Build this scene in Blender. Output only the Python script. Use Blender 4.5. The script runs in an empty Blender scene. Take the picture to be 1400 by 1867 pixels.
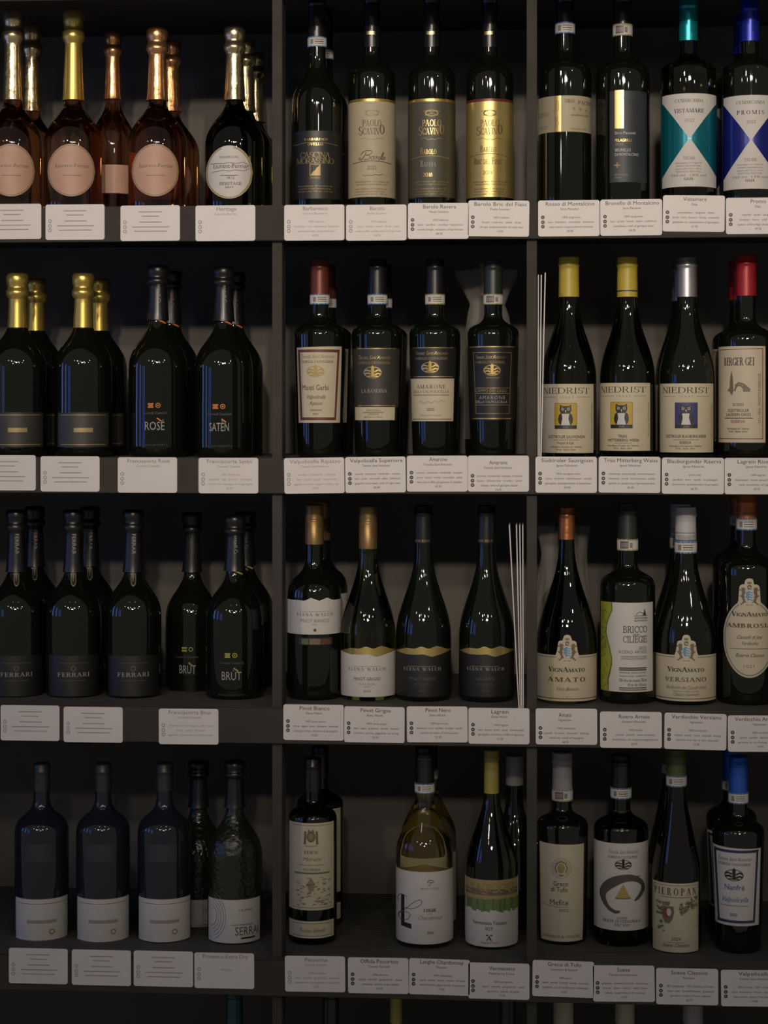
import bpy, bmesh, math, random
from mathutils import Vector
random.seed(7)
scene = bpy.context.scene
COL = scene.collection

# ------------------------------------------------------------------ camera
W, H = 1400, 1867
F = 3500.0                      # focal length in pixels of the 1400 x 1867 frame
D = 2.70                        # camera to front edge of the shelves
TH = math.radians(4.5)          # camera is turned slightly to the left
HORIZON = 760.0                 # eye level in the frame
cam_d = bpy.data.cameras.new('camera')
cam = bpy.data.objects.new('camera', cam_d); COL.objects.link(cam)
cam.location = (0, -D, 0)
cam.rotation_euler = (math.radians(90), 0, TH)
cam_d.sensor_fit = 'VERTICAL'; cam_d.sensor_height = 36.0
cam_d.lens = 36.0 * F / H
cam_d.shift_y = -(H / 2 - HORIZON) / H
cam_d.clip_start = 0.05
scene.camera = cam

# ------------------------------------------------------------------ light
scene.view_settings.view_transform = 'Standard'
scene.view_settings.look = 'None'
scene.view_settings.exposure = 0.0
scene.view_settings.gamma = 1.0
scene.view_settings.use_curve_mapping = False
world = bpy.data.worlds.new('world'); scene.world = world; world.use_nodes = True
bg = world.node_tree.nodes['Background']
bg.inputs['Color'].default_value = (1.0, 0.95, 0.88, 1)
bg.inputs['Strength'].default_value = 0.175

def spot(name, loc, aim, watt, size, blend, col, soft):
    l = bpy.data.lights.new(name, 'SPOT'); l.energy = watt; l.color = col
    l.spot_size = math.radians(size); l.spot_blend = blend; l.shadow_soft_size = soft
    o = bpy.data.objects.new(name, l); COL.objects.link(o); o.location = loc
    o.rotation_euler = (Vector(aim) - Vector(loc)).to_track_quat('-Z', 'Y').to_euler()
    return o
WARM = (1.0, 0.86, 0.72)
# ceiling spotlights of the shop, behind and above the photographer
spot('ceiling_spot', (0.04, -5.6, 1.74), (-0.10, 0, 0.60), 490, 26.5, 1.0, WARM, 0.10)
spot('ceiling_spot', (0.50, -5.6, 1.74), (-0.10, 0, 0.60), 180, 26.5, 1.0, WARM, 0.09)
spot('ceiling_spot', (-1.50, -4.4, 1.74), (-0.55, 0, 0.60), 185, 33, 1.0, WARM, 0.08)
spot('ceiling_spot', (0.25, -2.0, 1.75), (0.1, -1.3, -0.6), 18, 70, 1.0, WARM, 0.08)
spot('ceiling_spot', (-0.9, -2.2, 1.75), (-0.9, -1.5, -0.6), 15, 70, 1.0, WARM, 0.08)
spot('ceiling_spot', (1.90, -3.0, 1.70), (0.4, 0, 0.4), 30, 45, 1.0, WARM, 0.06)
# unseen point lamps, added to put highlights on the shoulders of the bottles
for x, y, z in ((0.34, -3.3, 1.25), (0.56, -3.4, 1.25), (-0.62, -3.0, 1.15), (0.30, -2.6, 0.85), (-0.95, -2.9, 0.80), (1.35, -2.9, 1.1), (-1.9, -2.6, 1.2)):
    l = bpy.data.lights.new('added_glint_lamp', 'POINT'); l.energy = 5; l.color = (1.0, 0.92, 0.82); l.shadow_soft_size = 0.05
    o = bpy.data.objects.new('added_glint_lamp', l); COL.objects.link(o); o.location = (x, y, z)
# blue evening daylight through narrow window lights in the wall on the left
for y, w in ((-2.45, 0.20), (-1.95, 0.12), (-1.15, 0.22), (-0.30, 0.25)):
    l = bpy.data.lights.new('window_daylight', 'AREA'); l.shape = 'RECTANGLE'
    l.size = w; l.size_y = 0.85; l.energy = 2.6 * w / 0.2; l.color = (0.10, 0.25, 1.0)
    o = bpy.data.objects.new('window_daylight', l); COL.objects.link(o)
    o.location = (-3.0, y, 0.10)
    o.rotation_euler = (math.radians(90), 0, math.radians(-90))

# ------------------------------------------------------------------ projection helpers
CT, ST = math.cos(TH), math.sin(TH)
def xat(px, Y):                               # world x of a frame column at depth Y
    t = (px - W / 2) / F
    return (Y + D) * (t * CT - ST) / (CT + t * ST)
def depth(X, Y): return -X * ST + (Y + D) * CT
SHELF = [0.299, -0.0595, -0.414, -0.772, -1.130]

# ------------------------------------------------------------------ materials
MATS = {}
def mat(name, col, rough=0.6, metal=0.0, spec=0.5, trans=0.0, noise=0.0, nscale=60, bump=0.0, bscale=80, coat=0.0, ior=1.5, stretch=None, alpha=None):
    m = bpy.data.materials.new(name); m.use_nodes = True
    nt = m.node_tree; p = nt.nodes['Principled BSDF']
    if name.startswith(('paper_', 'ink_', 'foil_', 'tissue', 'wine_')): col = tuple(v * 0.64 for v in col) if not metal else tuple(v * 0.82 for v in col)
    c = (*col, 1)
    p.inputs['Base Color'].default_value = c
    p.inputs['Roughness'].default_value = rough
    p.inputs['Metallic'].default_value = metal
    p.inputs['Specular IOR Level'].default_value = spec
    p.inputs['Transmission Weight'].default_value = trans
    p.inputs['Coat Weight'].default_value = coat
    p.inputs['IOR'].default_value = ior
    if alpha is not None: p.inputs['Alpha'].default_value = alpha
    if noise or bump:
        tc = nt.nodes.new('ShaderNodeTexCoord'); mp = nt.nodes.new('ShaderNodeMapping')
        nt.links.new(tc.outputs['Object'], mp.inputs['Vector'])
        if stretch: mp.inputs['Scale'].default_value = stretch
    if noise:
        n = nt.nodes.new('ShaderNodeTexNoise'); n.inputs['Scale'].default_value = nscale; n.inputs['Detail'].default_value = 4
        nt.links.new(mp.outputs['Vector'], n.inputs['Vector'])
        r = nt.nodes.new('ShaderNodeValToRGB')
        r.color_ramp.elements[0].color = (*[v * (1 - noise) for v in col], 1)
        r.color_ramp.elements[1].color = (*[min(1, v * (1 + noise)) for v in col], 1)
        r.color_ramp.elements[0].position = 0.3; r.color_ramp.elements[1].position = 0.7
        nt.links.new(n.outputs['Fac'], r.inputs['Fac']); nt.links.new(r.outputs['Color'], p.inputs['Base Color'])
    if bump:
        n2 = nt.nodes.new('ShaderNodeTexNoise'); n2.inputs['Scale'].default_value = bscale; n2.inputs['Detail'].default_value = 3
        nt.links.new(mp.outputs['Vector'], n2.inputs['Vector'])
        b = nt.nodes.new('ShaderNodeBump'); b.inputs['Strength'].default_value = bump; b.inputs['Distance'].default_value = 0.002
        nt.links.new(n2.outputs['Fac'], b.inputs['Height']); nt.links.new(b.outputs['Normal'], p.inputs['Normal'])
    MATS[name] = m
    return m
# surroundings
mat('wall_paint', (0.092, 0.084, 0.070), 0.8, noise=0.08, nscale=8, bump=0.05)
mat('shelf_wood', (0.058, 0.055, 0.051), 0.7, spec=0.25, noise=0.25, nscale=14, stretch=(1, 12, 12))
mat('rail_metal', (0.040, 0.034, 0.029), 0.75, spec=0.12, noise=0.1, nscale=20)
mat('post_metal', (0.042, 0.038, 0.032), 0.75, spec=0.12, noise=0.1, nscale=25)
mat('floor_stone', (0.06, 0.055, 0.05), 0.5, noise=0.2, nscale=6)
# glass
mat('glass_black', (0.004, 0.005, 0.003), 0.035)
mat('glass_olive', (0.20, 0.24, 0.05), 0.02, trans=1.0)
mat('glass_dark_olive', (0.055, 0.065, 0.012), 0.02, trans=1.0)
mat('glass_clear', (0.85, 0.80, 0.55), 0.02, trans=1.0)
mat('glass_rose', (0.55, 0.22, 0.10), 0.03, trans=1.0)
mat('glass_blue', (0.010, 0.013, 0.019), 0.06)
mat('glass_embossed', (0.012, 0.014, 0.007), 0.03, bump=0.9, bscale=160)
mat('wine_white', (0.62, 0.44, 0.08), 0.25)
# paper
mat('paper_white', (0.74, 0.70, 0.65), 0.6, noise=0.03, nscale=90)
mat('paper_card', (0.80, 0.745, 0.71), 0.45, noise=0.02, nscale=60)
mat('paper_cream', (0.68, 0.60, 0.43), 0.6, noise=0.04, nscale=70)
mat('paper_sand', (0.52, 0.45, 0.29), 0.55, noise=0.04, nscale=70)
mat('paper_olive', (0.085, 0.075, 0.045), 0.5, noise=0.06, nscale=70)
mat('paper_slate', (0.030, 0.036, 0.040), 0.5, noise=0.05, nscale=70)
mat('paper_black', (0.014, 0.013, 0.011), 0.45, noise=0.1, nscale=70)
mat('paper_brown', (0.040, 0.036, 0.028), 0.5, noise=0.05, nscale=70)
mat('paper_pink', (0.62, 0.36, 0.26), 0.55, noise=0.05, nscale=60)
mat('paper_gold', (0.62, 0.47, 0.16), 0.34, metal=0.75, noise=0.05, nscale=60)
mat('paper_teal', (0.005, 0.17, 0.21), 0.22, metal=0.5)
mat('paper_blue', (0.010, 0.014, 0.19), 0.25, metal=0.3)
mat('tissue', (0.55, 0.52, 0.46), 0.7, alpha=0.32, bump=0.6, bscale=40)
# capsules
mat('foil_black', (0.010, 0.010, 0.010), 0.32)
mat('foil_teal', (0.01, 0.30, 0.34), 0.28, metal=0.6)
mat('foil_blue', (0.012, 0.025, 0.34), 0.33, metal=0.35)
mat('foil_sky', (0.015, 0.10, 0.50), 0.4, metal=0.2)
mat('foil_yellow', (0.62, 0.47, 0.05), 0.42)
mat('foil_silver', (0.55, 0.53, 0.52), 0.33, metal=0.85)
mat('foil_red', (0.34, 0.012, 0.016), 0.38, metal=0.2)
mat('foil_rust', (0.15, 0.035, 0.02), 0.38, metal=0.3)
mat('foil_copper', (0.52, 0.20, 0.07), 0.34, metal=0.8, bump=0.25, bscale=120)
mat('foil_orange', (0.45, 0.13, 0.04), 0.4, metal=0.4)
mat('foil_bronze', (0.30, 0.19, 0.07), 0.42, metal=0.7)
mat('foil_gold', (0.72, 0.58, 0.33), 0.22, metal=0.95, bump=0.5, bscale=70)
mat('foil_goldleaf', (0.60, 0.43, 0.10), 0.3, metal=0.8)
mat('foil_rosegold', (0.70, 0.36, 0.16), 0.25, metal=0.9, bump=0.5, bscale=70)
mat('foil_white', (0.66, 0.63, 0.62), 0.5)
mat('foil_grey', (0.40, 0.37, 0.36), 0.5)
mat('foil_cream', (0.55, 0.48, 0.33), 0.5)
mat('foil_green', (0.10, 0.13, 0.03), 0.45)
mat('foil_mossblack', (0.022, 0.034, 0.026), 0.4)
mat('foil_mustard', (0.42, 0.34, 0.06), 0.4)
mat('foil_petrol', (0.02, 0.07, 0.08), 0.3, metal=0.4, bump=0.5, bscale=70)
# inks
INK = {}
for n, c, r, me in (
    ('black', (0.018, 0.016, 0.015), .5, 0), ('soft', (0.10, 0.085, 0.07), .6, 0), ('grey', (0.28, 0.25, 0.22), .6, 0), ('faint', (0.42, 0.37, 0.32), .6, 0),
    ('brown', (0.14, 0.075, 0.04), .5, 0), ('gold', (0.72, 0.52, 0.20), .3, .85), ('dullgold', (0.36, 0.27, 0.11), .45, .4), ('white', (0.72, 0.70, 0.66), .5, 0),
    ('pale', (0.40, 0.38, 0.35), .5, 0), ('dim', (0.10, 0.095, 0.085), .5, 0), ('red', (0.33, 0.03, 0.025), .5, 0), ('maroon', (0.16, 0.05, 0.03), .5, 0),
    ('yellow', (0.58, 0.40, 0.03), .5, 0), ('indigo', (0.045, 0.035, 0.17), .5, 0), ('navy', (0.03, 0.045, 0.11), .5, 0), ('blue', (0.04, 0.13, 0.45), .5, 0),
    ('sky', (0.16, 0.36, 0.52), .5, 0), ('green', (0.16, 0.26, 0.07), .5, 0), ('moss', (0.13, 0.17, 0.07), .5, 0), ('lime', (0.40, 0.43, 0.05), .5, 0),
    ('tan', (0.36, 0.26, 0.13), .5, 0), ('orange', (0.75, 0.19, 0.02), .5, 0), ('silver', (0.6, 0.6, 0.6), .3, .8), ('bandblue', (0.05, 0.16, 0.36), .5, 0),
    ('bandgreen', (0.33, 0.33, 0.09), .5, 0), ('seal', (0.16, 0.10, 0.09), .5, 0), ('ochre', (0.45, 0.33, 0.12), .5, 0), ('leafgold', (0.55, 0.38, 0.10), .5, 0), ('cream', (0.68, 0.60, 0.43), .6, 0), ('umber', (0.20, 0.15, 0.10), .5, 0)):
    INK[n] = mat('ink_' + n, c, r, metal=me)

# ------------------------------------------------------------------ mesh helpers
def link(name, me, parent=None, loc=None):
    o = bpy.data.objects.new(name, me); COL.objects.link(o)
    if parent: o.parent = parent
    if loc: o.location = loc
    return o
def mesh(name, verts, faces, mats, parent=None, smooth=False, mi=None, loc=None):
    me = bpy.data.meshes.new(name); me.from_pydata(verts, [], faces)
    for m in (mats if isinstance(mats, list) else [mats]): me.materials.append(MATS[m] if isinstance(m, str) else m)
    if mi: me.polygons.foreach_set('material_index', mi)
    if smooth: me.polygons.foreach_set('use_smooth', [True] * len(faces))
    me.update()
    return link(name, me, parent, loc)
def tag(o, label, cat=None, group=None, kind=None):
    if label: o['label'] = label
    if cat: o['category'] = cat
    if group: o['group'] = group
    if kind: o['kind'] = kind
    return o
def box(name, x0, x1, y0, y1, z0, z1, m, parent=None, bev=0.0):
    bm = bmesh.new(); bmesh.ops.create_cube(bm, size=1.0)
    for v in bm.verts:
        v.co = Vector(((x0 + x1) / 2 + v.co.x * (x1 - x0), (y0 + y1) / 2 + v.co.y * (y1 - y0), (z0 + z1) / 2 + v.co.z * (z1 - z0)))
    if bev: bmesh.ops.bevel(bm, geom=bm.edges[:], offset=bev, segments=2, affect='EDGES')
    me = bpy.data.meshes.new(name); bm.to_mesh(me); bm.free(); me.materials.append(MATS[m])
    return link(name, me, parent)
def lathe(name, prof, m, parent=None, seg=48, wob=None):
    vs, fs = [], []
    n = len(prof)
    for k in range(seg):
        a = 2 * math.pi * k / seg
        for i, (r, z) in enumerate(prof):
            rr = r * (wob(a, z) if wob else 1)
            vs.append((rr * math.sin(a), -rr * math.cos(a), z))
    for k in range(seg):
        b = (k + 1) % seg
        for i in range(n - 1):
            fs.append((k * n + i, b * n + i, b * n + i + 1, k * n + i + 1))
    o = mesh(name, vs, fs, m, parent, smooth=True)
    return o

# ------------------------------------------------------------------ lettering
_tc = bpy.data.curves.new('glyph_source', 'FONT'); _to = bpy.data.objects.new('glyph_source', _tc); COL.objects.link(_to)
_tc.resolution_u = 2
def _raw(s):
    _tc.body = s
    bpy.context.view_layer.update()
    e = _to.evaluated_get(bpy.context.evaluated_depsgraph_get()); me = e.to_mesh()
    v = [(q.co.x, q.co.y) for q in me.vertices]; f = [tuple(p.vertices) for p in me.polygons]
    e.to_mesh_clear(); return v, f
_hv, _ = _raw('H'); CAP = max(y for _, y in _hv)
_hw = max(x for x, _ in _raw('HH')[0])
SANS = {}
def sans(ch, thin=0.0):
    key = (ch, thin)
    if key not in SANS:
        if ch == ' ': SANS[key] = ([], [], 0.38)
        else:
            _tc.offset = 0; w = max(x for x, _ in _raw('H' + ch + 'H')[0]) - _hw
            _tc.offset = -thin; v, f = _raw(ch); _tc.offset = 0
            SANS[key] = ([(x / CAP, y / CAP) for x, y in v], f, w / CAP)
    return SANS[key]
def serif(ch, T=0.15, t=0.05):
    P = []
    s = 0.085
    def R(x0, x1, y0, y1): P.append([(x0, y0), (x1, y0), (x1, y1), (x0, y1)])
    def Dg(xa, ya, xb, yb, w): P.append([(xa, ya), (xa + w, ya), (xb + w, yb), (xb, yb)])
    def V(x, y0=0.0, y1=1.0, lo=True, hi=True, w=None):
        w = w or T
        R(x, x + w, y0, y1)
        if lo: R(x - s, x + w + s, y0, y0 + t)
        if hi: R(x - s, x + w + s, y1 - t, y1)
    def Rg(cx, cy, rx, ry, a0, a1, n=14, T_=None):
        T_ = T_ or T
        for i in range(n):
            q = []
            for a, inn in ((a0 + (a1 - a0) * i / n, 0), (a0 + (a1 - a0) * (i + 1) / n, 0), (a0 + (a1 - a0) * (i + 1) / n, 1), (a0 + (a1 - a0) * i / n, 1)):
                a = math.radians(a)
                q.append((cx + (rx - inn * T_) * math.cos(a), cy + (ry - inn * t) * math.sin(a)))
            P.append(q)
    def foot(x, y=0.0, w=None):
        w = w or T
        R(x - s, x + w + s, y, y + t) if y == 0 else R(x - s, x + w + s, y - t, y)
    h = t * 1.25
    c = ch
    if c in 'AÀ': Dg(.07, 0, .38, 1, h); Dg(.66, 0, .33, 1, T); R(.18, .66, .32, .32 + t); foot(.07, 0, h); foot(.66); w = .90
    elif c == 'B': V(.10); R(.2, .42, 1 - t, 1); R(.2, .45, .5, .5 + t); R(.2, .45, 0, t); Rg(.40, .76, .25, .24, -90, 90); Rg(.43, .26, .29, .26, -90, 90); w = .78
    elif c in 'CG':
        Rg(.46, .5, .42, .5, 40, 320, 20); R(.76, .76 + h, .66, .95)
        if c == 'G': V(.68, 0.02, .42, False, True)
        w = .90 if c == 'G' else .84
    elif c == 'D': V(.10); R(.2, .45, 1 - t, 1); R(.2, .45, 0, t); Rg(.42, .5, .44, .5, -90, 90); w = .92
    elif c in 'EÈÉF':
        V(.10); R(.2, .62, 1 - t, 1); R(.2, .50, .5, .5 + t); R(.62 - h, .62, .78, 1); R(.5 - h / 2, .5 + h / 2, .40, .65)
        if c != 'F': R(.2, .66, 0, t); R(.66 - h, .66, 0, .24)
        if c in 'ÈÉ': Dg(.42, 1.08, .30 if c == 'È' else .54, 1.25, .09)
        w = .74
    elif c == 'H': V(.10); V(.64); R(.2, .7, .5, .5 + t); w = .92
    elif c == 'I': V(.11); w = .39
    elif c == 'J': V(.22, .1, 1, False, True); Rg(.17, .1, .20, .22, 180, 360, T_=.07); w = .48
    elif c == 'K': V(.10); Dg(.24, .42, .66, 1, h); Dg(.66, 0, .34, .55, T); foot(.66); foot(.62, 1, h); w = .88
    elif c == 'L': V(.10); R(.2, .62, 0, t); R(.62 - h, .62, 0, .26); w = .68
    elif c == 'M': V(.07, w=h); V(.86); Dg(.46, 0, .09, 1, T); Dg(.48, 0, .86, 1, h); w = 1.12
    elif c == 'N': V(.09, w=h); V(.70, lo=False, w=h); Dg(.62, 0, .08, 1, T * 1.1); w = .86
    elif c in 'OÒ0Q': Rg(.46, .5, .42, .5, 0, 360, 26); w = .92
    elif c == 'P': V(.10); R(.2, .42, 1 - t, 1); R(.2, .42, .44, .44 + t); Rg(.38, .72, .30, .28, -90, 90); w = .72
    elif c == 'R': V(.10); R(.2, .42, 1 - t, 1); R(.2, .42, .47, .47 + t); Rg(.38, .735, .28, .265, -90, 90); Dg(.62, 0, .34, .5, T); foot(.62); w = .84
    elif c == 'S': Rg(.34, .735, .27, .265, 50, 270, 14, T * .9); Rg(.34, .265, .29, .265, -130, 90, 14, T * .9); R(.54, .54 + h, .72, .95); R(.05, .05 + h, .05, .3); w = .68
    elif c == 'T': V(.32, hi=False); R(.03, .77, 1 - t, 1); R(.03, .03 + h, .76, 1); R(.77 - h, .77, .76, 1); w = .80
    elif c in 'UÙ':
        V(.09, .3, 1, False); V(.64, .3, 1, False, w=h); Rg(.39, .32, .31, .32, 180, 360, T_=.11)
        if c == 'Ù': Dg(.44, 1.08, .30, 1.25, .09)
        w = .82
    elif c == 'V': Dg(.33, 0, .06, 1, T); Dg(.40, 0, .68, 1, h); foot(.06, 1); foot(.68, 1, h); w = .82
    elif c == 'W': Dg(.28, 0, .06, 1, T); Dg(.34, 0, .52, 1, h); Dg(.72, 0, .46, 1, T); Dg(.80, 0, 1.02, 1, h); foot(.06, 1); foot(1.02, 1, h); w = 1.16
    elif c == 'X': Dg(.62, 0, .08, 1, T); Dg(.06, 0, .66, 1, h); w = .84
    elif c == 'Y': V(.32, 0, .5, True, False); Dg(.33, .45, .06, 1, T); Dg(.40, .45, .66, 1, h); w = .80
    elif c == 'Z': R(.06, .70, 1 - t, 1); R(.06, .72, 0, t); Dg(.06, 0, .54, 1, T); w = .76
    elif c == '1': V(.22, hi=False); Dg(.14, .86, .24, 1, .12); w = .56
    elif c == '2': Rg(.31, .72, .27, .28, -20, 170, 12); Dg(.05, 0, .44, .64, T * .8); R(.05, .60, 0, T * .7); w = .66
    elif c == '3': Rg(.28, .74, .26, .26, -90, 150, 12); Rg(.28, .26, .29, .26, -150, 90, 12); w = .64
    elif c == '8': Rg(.32, .75, .24, .25, 0, 360, 16, T * .8); Rg(.32, .26, .29, .26, 0, 360, 16, T * .8); w = .66
    else: return None
    vs, fs = [], []
    for q in P:
        b = len(vs); vs += q; fs.append(tuple(range(b, b + len(q))))
    return vs, fs, w
def layout(text, font='sans', track=0.0, shear=0.0, T=0.15, t=0.05, thin=0.0):
    """2-D outline of a line of text: cap height 1, starting at x = 0"""
    V, Fc = [], []; x = 0.0
    for ch in text:
        k = 1.0; dx = 0
        g = None
        if font == 'serif': g = serif(ch, T, t)
        elif font == 'smallcaps':
            g = serif(ch.upper(), T, t)
            if ch.islower(): k = 0.74
        if g is None: g = sans(ch, thin)
        v, f, w = g
        b = len(V)
        V += [(x + k * px + shear * py * k, py * k) for px, py in v]
        Fc += [tuple(b + i for i in q) for q in f]
        x += w * k + track
    return V, Fc, x - track

# ------------------------------------------------------------------ bottles
def bez(p0, p1, p2, p3, n=14):
    out = []
    for i in range(1, n + 1):
        t = i / n; u = 1 - t
        out.append(tuple(u ** 3 * a + 3 * u * u * t * b + 3 * u * t * t * c + t ** 3 * d for a, b, c, d in zip(p0, p1, p2, p3)))
    return out
class Bottle:
    def __init__(s, row, cx, top, R, sh, nk, rn, label, glass='glass_black', kind='bordeaux', Y=0.12, Rb=None, name='wine_bottle', cat='wine bottle', group=None):
        s.cx, s.Y, s.row = cx, Y, row
        s.X = xat(cx, Y); s.dep = depth(s.X, Y); s.k = F / s.dep          # px per metre on the axis
        s.z0 = SHELF[row]
        s.kf = F / (s.dep - R / s.k)                                      # px per metre on the front of the body
        s.cam = -math.atan2(s.X, Y + D)
        s.R = R; s.rn = rn
        s.root = bpy.data.objects.new(name, None); COL.objects.link(s.root)
        s.root.location = (s.X, Y, s.z0); s.root.empty_display_size = 0.03
        tag(s.root, label, cat, group)
        k = 1 / s.k; r1 = R * k; rb = (Rb or R) * k; n = (rn - 1.0) * k
        zs, zn, zt = s.zz(sh), s.zz(nk), s.zz(top)
        a, b = {'bordeaux': (0.62, 0.62), 'burgundy': (0.36, 0.42), 'flute': (0.28, 0.30), 'champagne': (0.50, 0.42), 'round': (0.55, 0.5)}[kind]
        h = zn - zs
        p = [(0.0, 0.012), (rb * .55, 0.010), (rb * .78, 0.0), (rb * .92, 0.0008), (rb * .985, 0.004), (rb, 0.010)]
        for i in range(1, 9): p.append((rb + (r1 - rb) * i / 8, 0.010 + (zs - 0.010) * i / 8))
        p += bez((r1, zs), (r1, zs + a * h), (n, zn - b * h), (n, zn))
        p += [(n, zn + (zt - zn) * .5), (n, zt - 0.022), (n, zt - 0.001), (n * .9, zt), (0, zt)]
        s.prof = p; s.zt = zt
        lathe('glass', p, glass, s.root, 56)
    def zz(s, y): return (HORIZON - y) / s.k - s.z0                       # height over the shelf, seen on the axis
    def zf(s, y): return (HORIZON - y) / s.kf - s.z0                      # the same on the front of the body
    def rad(s, z):
        p = s.prof
        for (r0, a), (r1, b) in zip(p[4:], p[5:]):
            if a <= z <= b: return r0 + (r1 - r0) * (z - a) / max(1e-9, b - a)
        return p[5][0]
    def pt(s, phi, z, off, r=None):
        r = (s.rad(z) if r is None else r) + off
        a = phi + s.cam
        return (r * math.sin(a), -r * math.cos(a), z)
    def phi(s, x, rpx=None):
        return math.asin(max(-1, min(1, (x - s.cx) / (rpx or s.R))))
    # ---- capsule over the neck
    def capsule(s, m, ybot, style='foil', grow=0.0):
        z0, z1 = s.zz(ybot), s.zt + 0.0008; r = s.rn / s.k; L = z1 - z0
        q = []
        if style == 'screw':
            q = [(r * .99, z0), (r, z0 + .001)]
            for i in range(3): q += [(r, z0 + L * (.55 + .02 * i)), (r * .965, z0 + L * (.56 + .02 * i))]
            q += [(r, z0 + L * .63)]
            for i in range(6): q += [(r, z0 + L * (.66 + .04 * i)), (r * .97, z0 + L * (.68 + .04 * i))]
            q += [(r, z1 - .003), (r * .93, z1), (0, z1)]
        elif style == 'champagne':
            q = [(r * 1.28 + grow, z0)]
            for i in range(1, 10): q.append((r * (1.28 - .28 * (i / 9) ** .6) + grow * (1 - i / 9), z0 + L * .62 * i / 9))
            q += [(r * 1.02, z0 + L * .64), (r * 1.28, z0 + L * .68), (r * 1.30, z0 + L * .75), (r * 1.15, z0 + L * .77), (r * 1.12, z0 + L * .82), (r * 1.25, z0 + L * .86), (r * 1.28, z0 + L * .95), (r * 1.1, z1), (0, z1)]
        else:
            lip = max(z1 - .014, z0 + .6 * L)
            q = [(r * 1.02, z0), (r * 1.01, z0 + L * .3), (r * .985, lip - .003), (r * .985, lip - .001), (r * 1.05, lip), (r * 1.05, lip + .003), (r * 1.0, lip + .004), (r, z1 - .002), (r * .95, z1), (0, z1)]
        s.cap = lathe('capsule', q, m, s.root, 40)
        return s
    # ---- excise strip around the neck
    def band(s, y0, y1, edge='bandblue', seal=False, shift=0.0):
        z1, z0 = s.zz(y0), s.zz(y1); r = s.rn / s.k * 1.055 + .0002
        h = z1 - z0
        o = lathe('neck_strip', [(r, z0), (r, z1), (r * .97, z1)], 'paper_white', s.root, 36)
        Pr = Print(); lay = [0]; f = lambda a, z: s.pt(a, z, .00012 + lay[0] * 3e-5, r)
        for za in (z0, z1 - h * .11): Pr.grid(f, -1.7, 1.7, za, za + h * .11, edge, 12)
        a0 = -0.75 + shift
        if seal:
            Pr.grid(f, a0, a0 + .85, z0 + h * .18, z0 + h * .82, 'seal', 6)
            lay[0] = 1
            for i in range(4): Pr.ring(lambda u, v: f(a0 + .17 + .18 * i + u, z0 + h * .5 + v * r), 0, 0, .07, h * .2 / r, .45, 'pale')
            Pr.grid(f, a0 + .95, a0 + 1.25, z0 + h * .25, z0 + h * .7, 'grey', 3)
        else:
            Pr.grid(f, a0, a0 + .35, z0 + h * .25, z0 + h * .72, 'grey', 3)
            for i in range(3): Pr.grid(f, a0 + .5, a0 + 1.45, z0 + h * (.26 + .19 * i), z0 + h * (.34 + .19 * i), 'soft' if i == 1 else 'grey', 6)
        Pr.build('strip_print', o)
        return s
    # ---- curved paper label. top / bot: y or list of (x, y) points
    def label(s, x0, x1, top, bot, m, prints=(), off=0.0003, name='label', note=None, cols=28, rows=8):
        def line(L, x):
            if not isinstance(L, (list, tuple)): return L
            if x <= L[0][0]: return L[0][1]
            for (xa, ya), (xb, yb) in zip(L, L[1:]):
                if xa <= x <= xb: return ya + (yb - ya) * (x - xa) / max(1e-6, xb - xa)
            return L[-1][1]
        a0, a1 = s.phi(x0), s.phi(x1)
        if abs(x0 - s.cx) >= s.R: a0 = -1.75
        if abs(x1 - s.cx) >= s.R: a1 = 1.75
        vs, fs = [], []
        for i in range(cols + 1):
            a = a0 + (a1 - a0) * i / cols; x = s.cx + s.R * math.sin(max(-1.57, min(1.57, a)))
            zt, zb = s.zf(line(top, x)), s.zf(line(bot, x))
            for j in range(rows + 1): vs.append(s.pt(a, zb + (zt - zb) * j / rows, off))
        for i in range(cols):
            for j in range(rows):
                b = i * (rows + 1) + j; fs.append((b, b + rows + 1, b + rows + 2, b + 1))
        o = mesh(name, vs, fs, m, s.root, smooth=True)
        if note: o['label'] = note
        if prints:
            Pr = Print(); lay = [0]
            f = lambda x, y: s.pt(s.phi(x), s.zf(y), off + .00018 + min(lay[0], 18) * 3e-5 + max(0, lay[0] - 18) * 5e-6)
            for p in prints: Pr.add(p, f, s); lay[0] += 1
            Pr.build('label_print', o)
        return s
    def neck_print(s, prints, parent=None):
        Pr = Print(); r = s.rn / s.k
        lay = [0]; f = lambda x, y: s.pt(s.phi(x, s.rn), s.zz(y), .0012 + lay[0] * 2e-5, r)
        for p in prints: Pr.add(p, f, s, s.rn); lay[0] += 1
        Pr.build('capsule_print', parent or s.cap)
        return s
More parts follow.
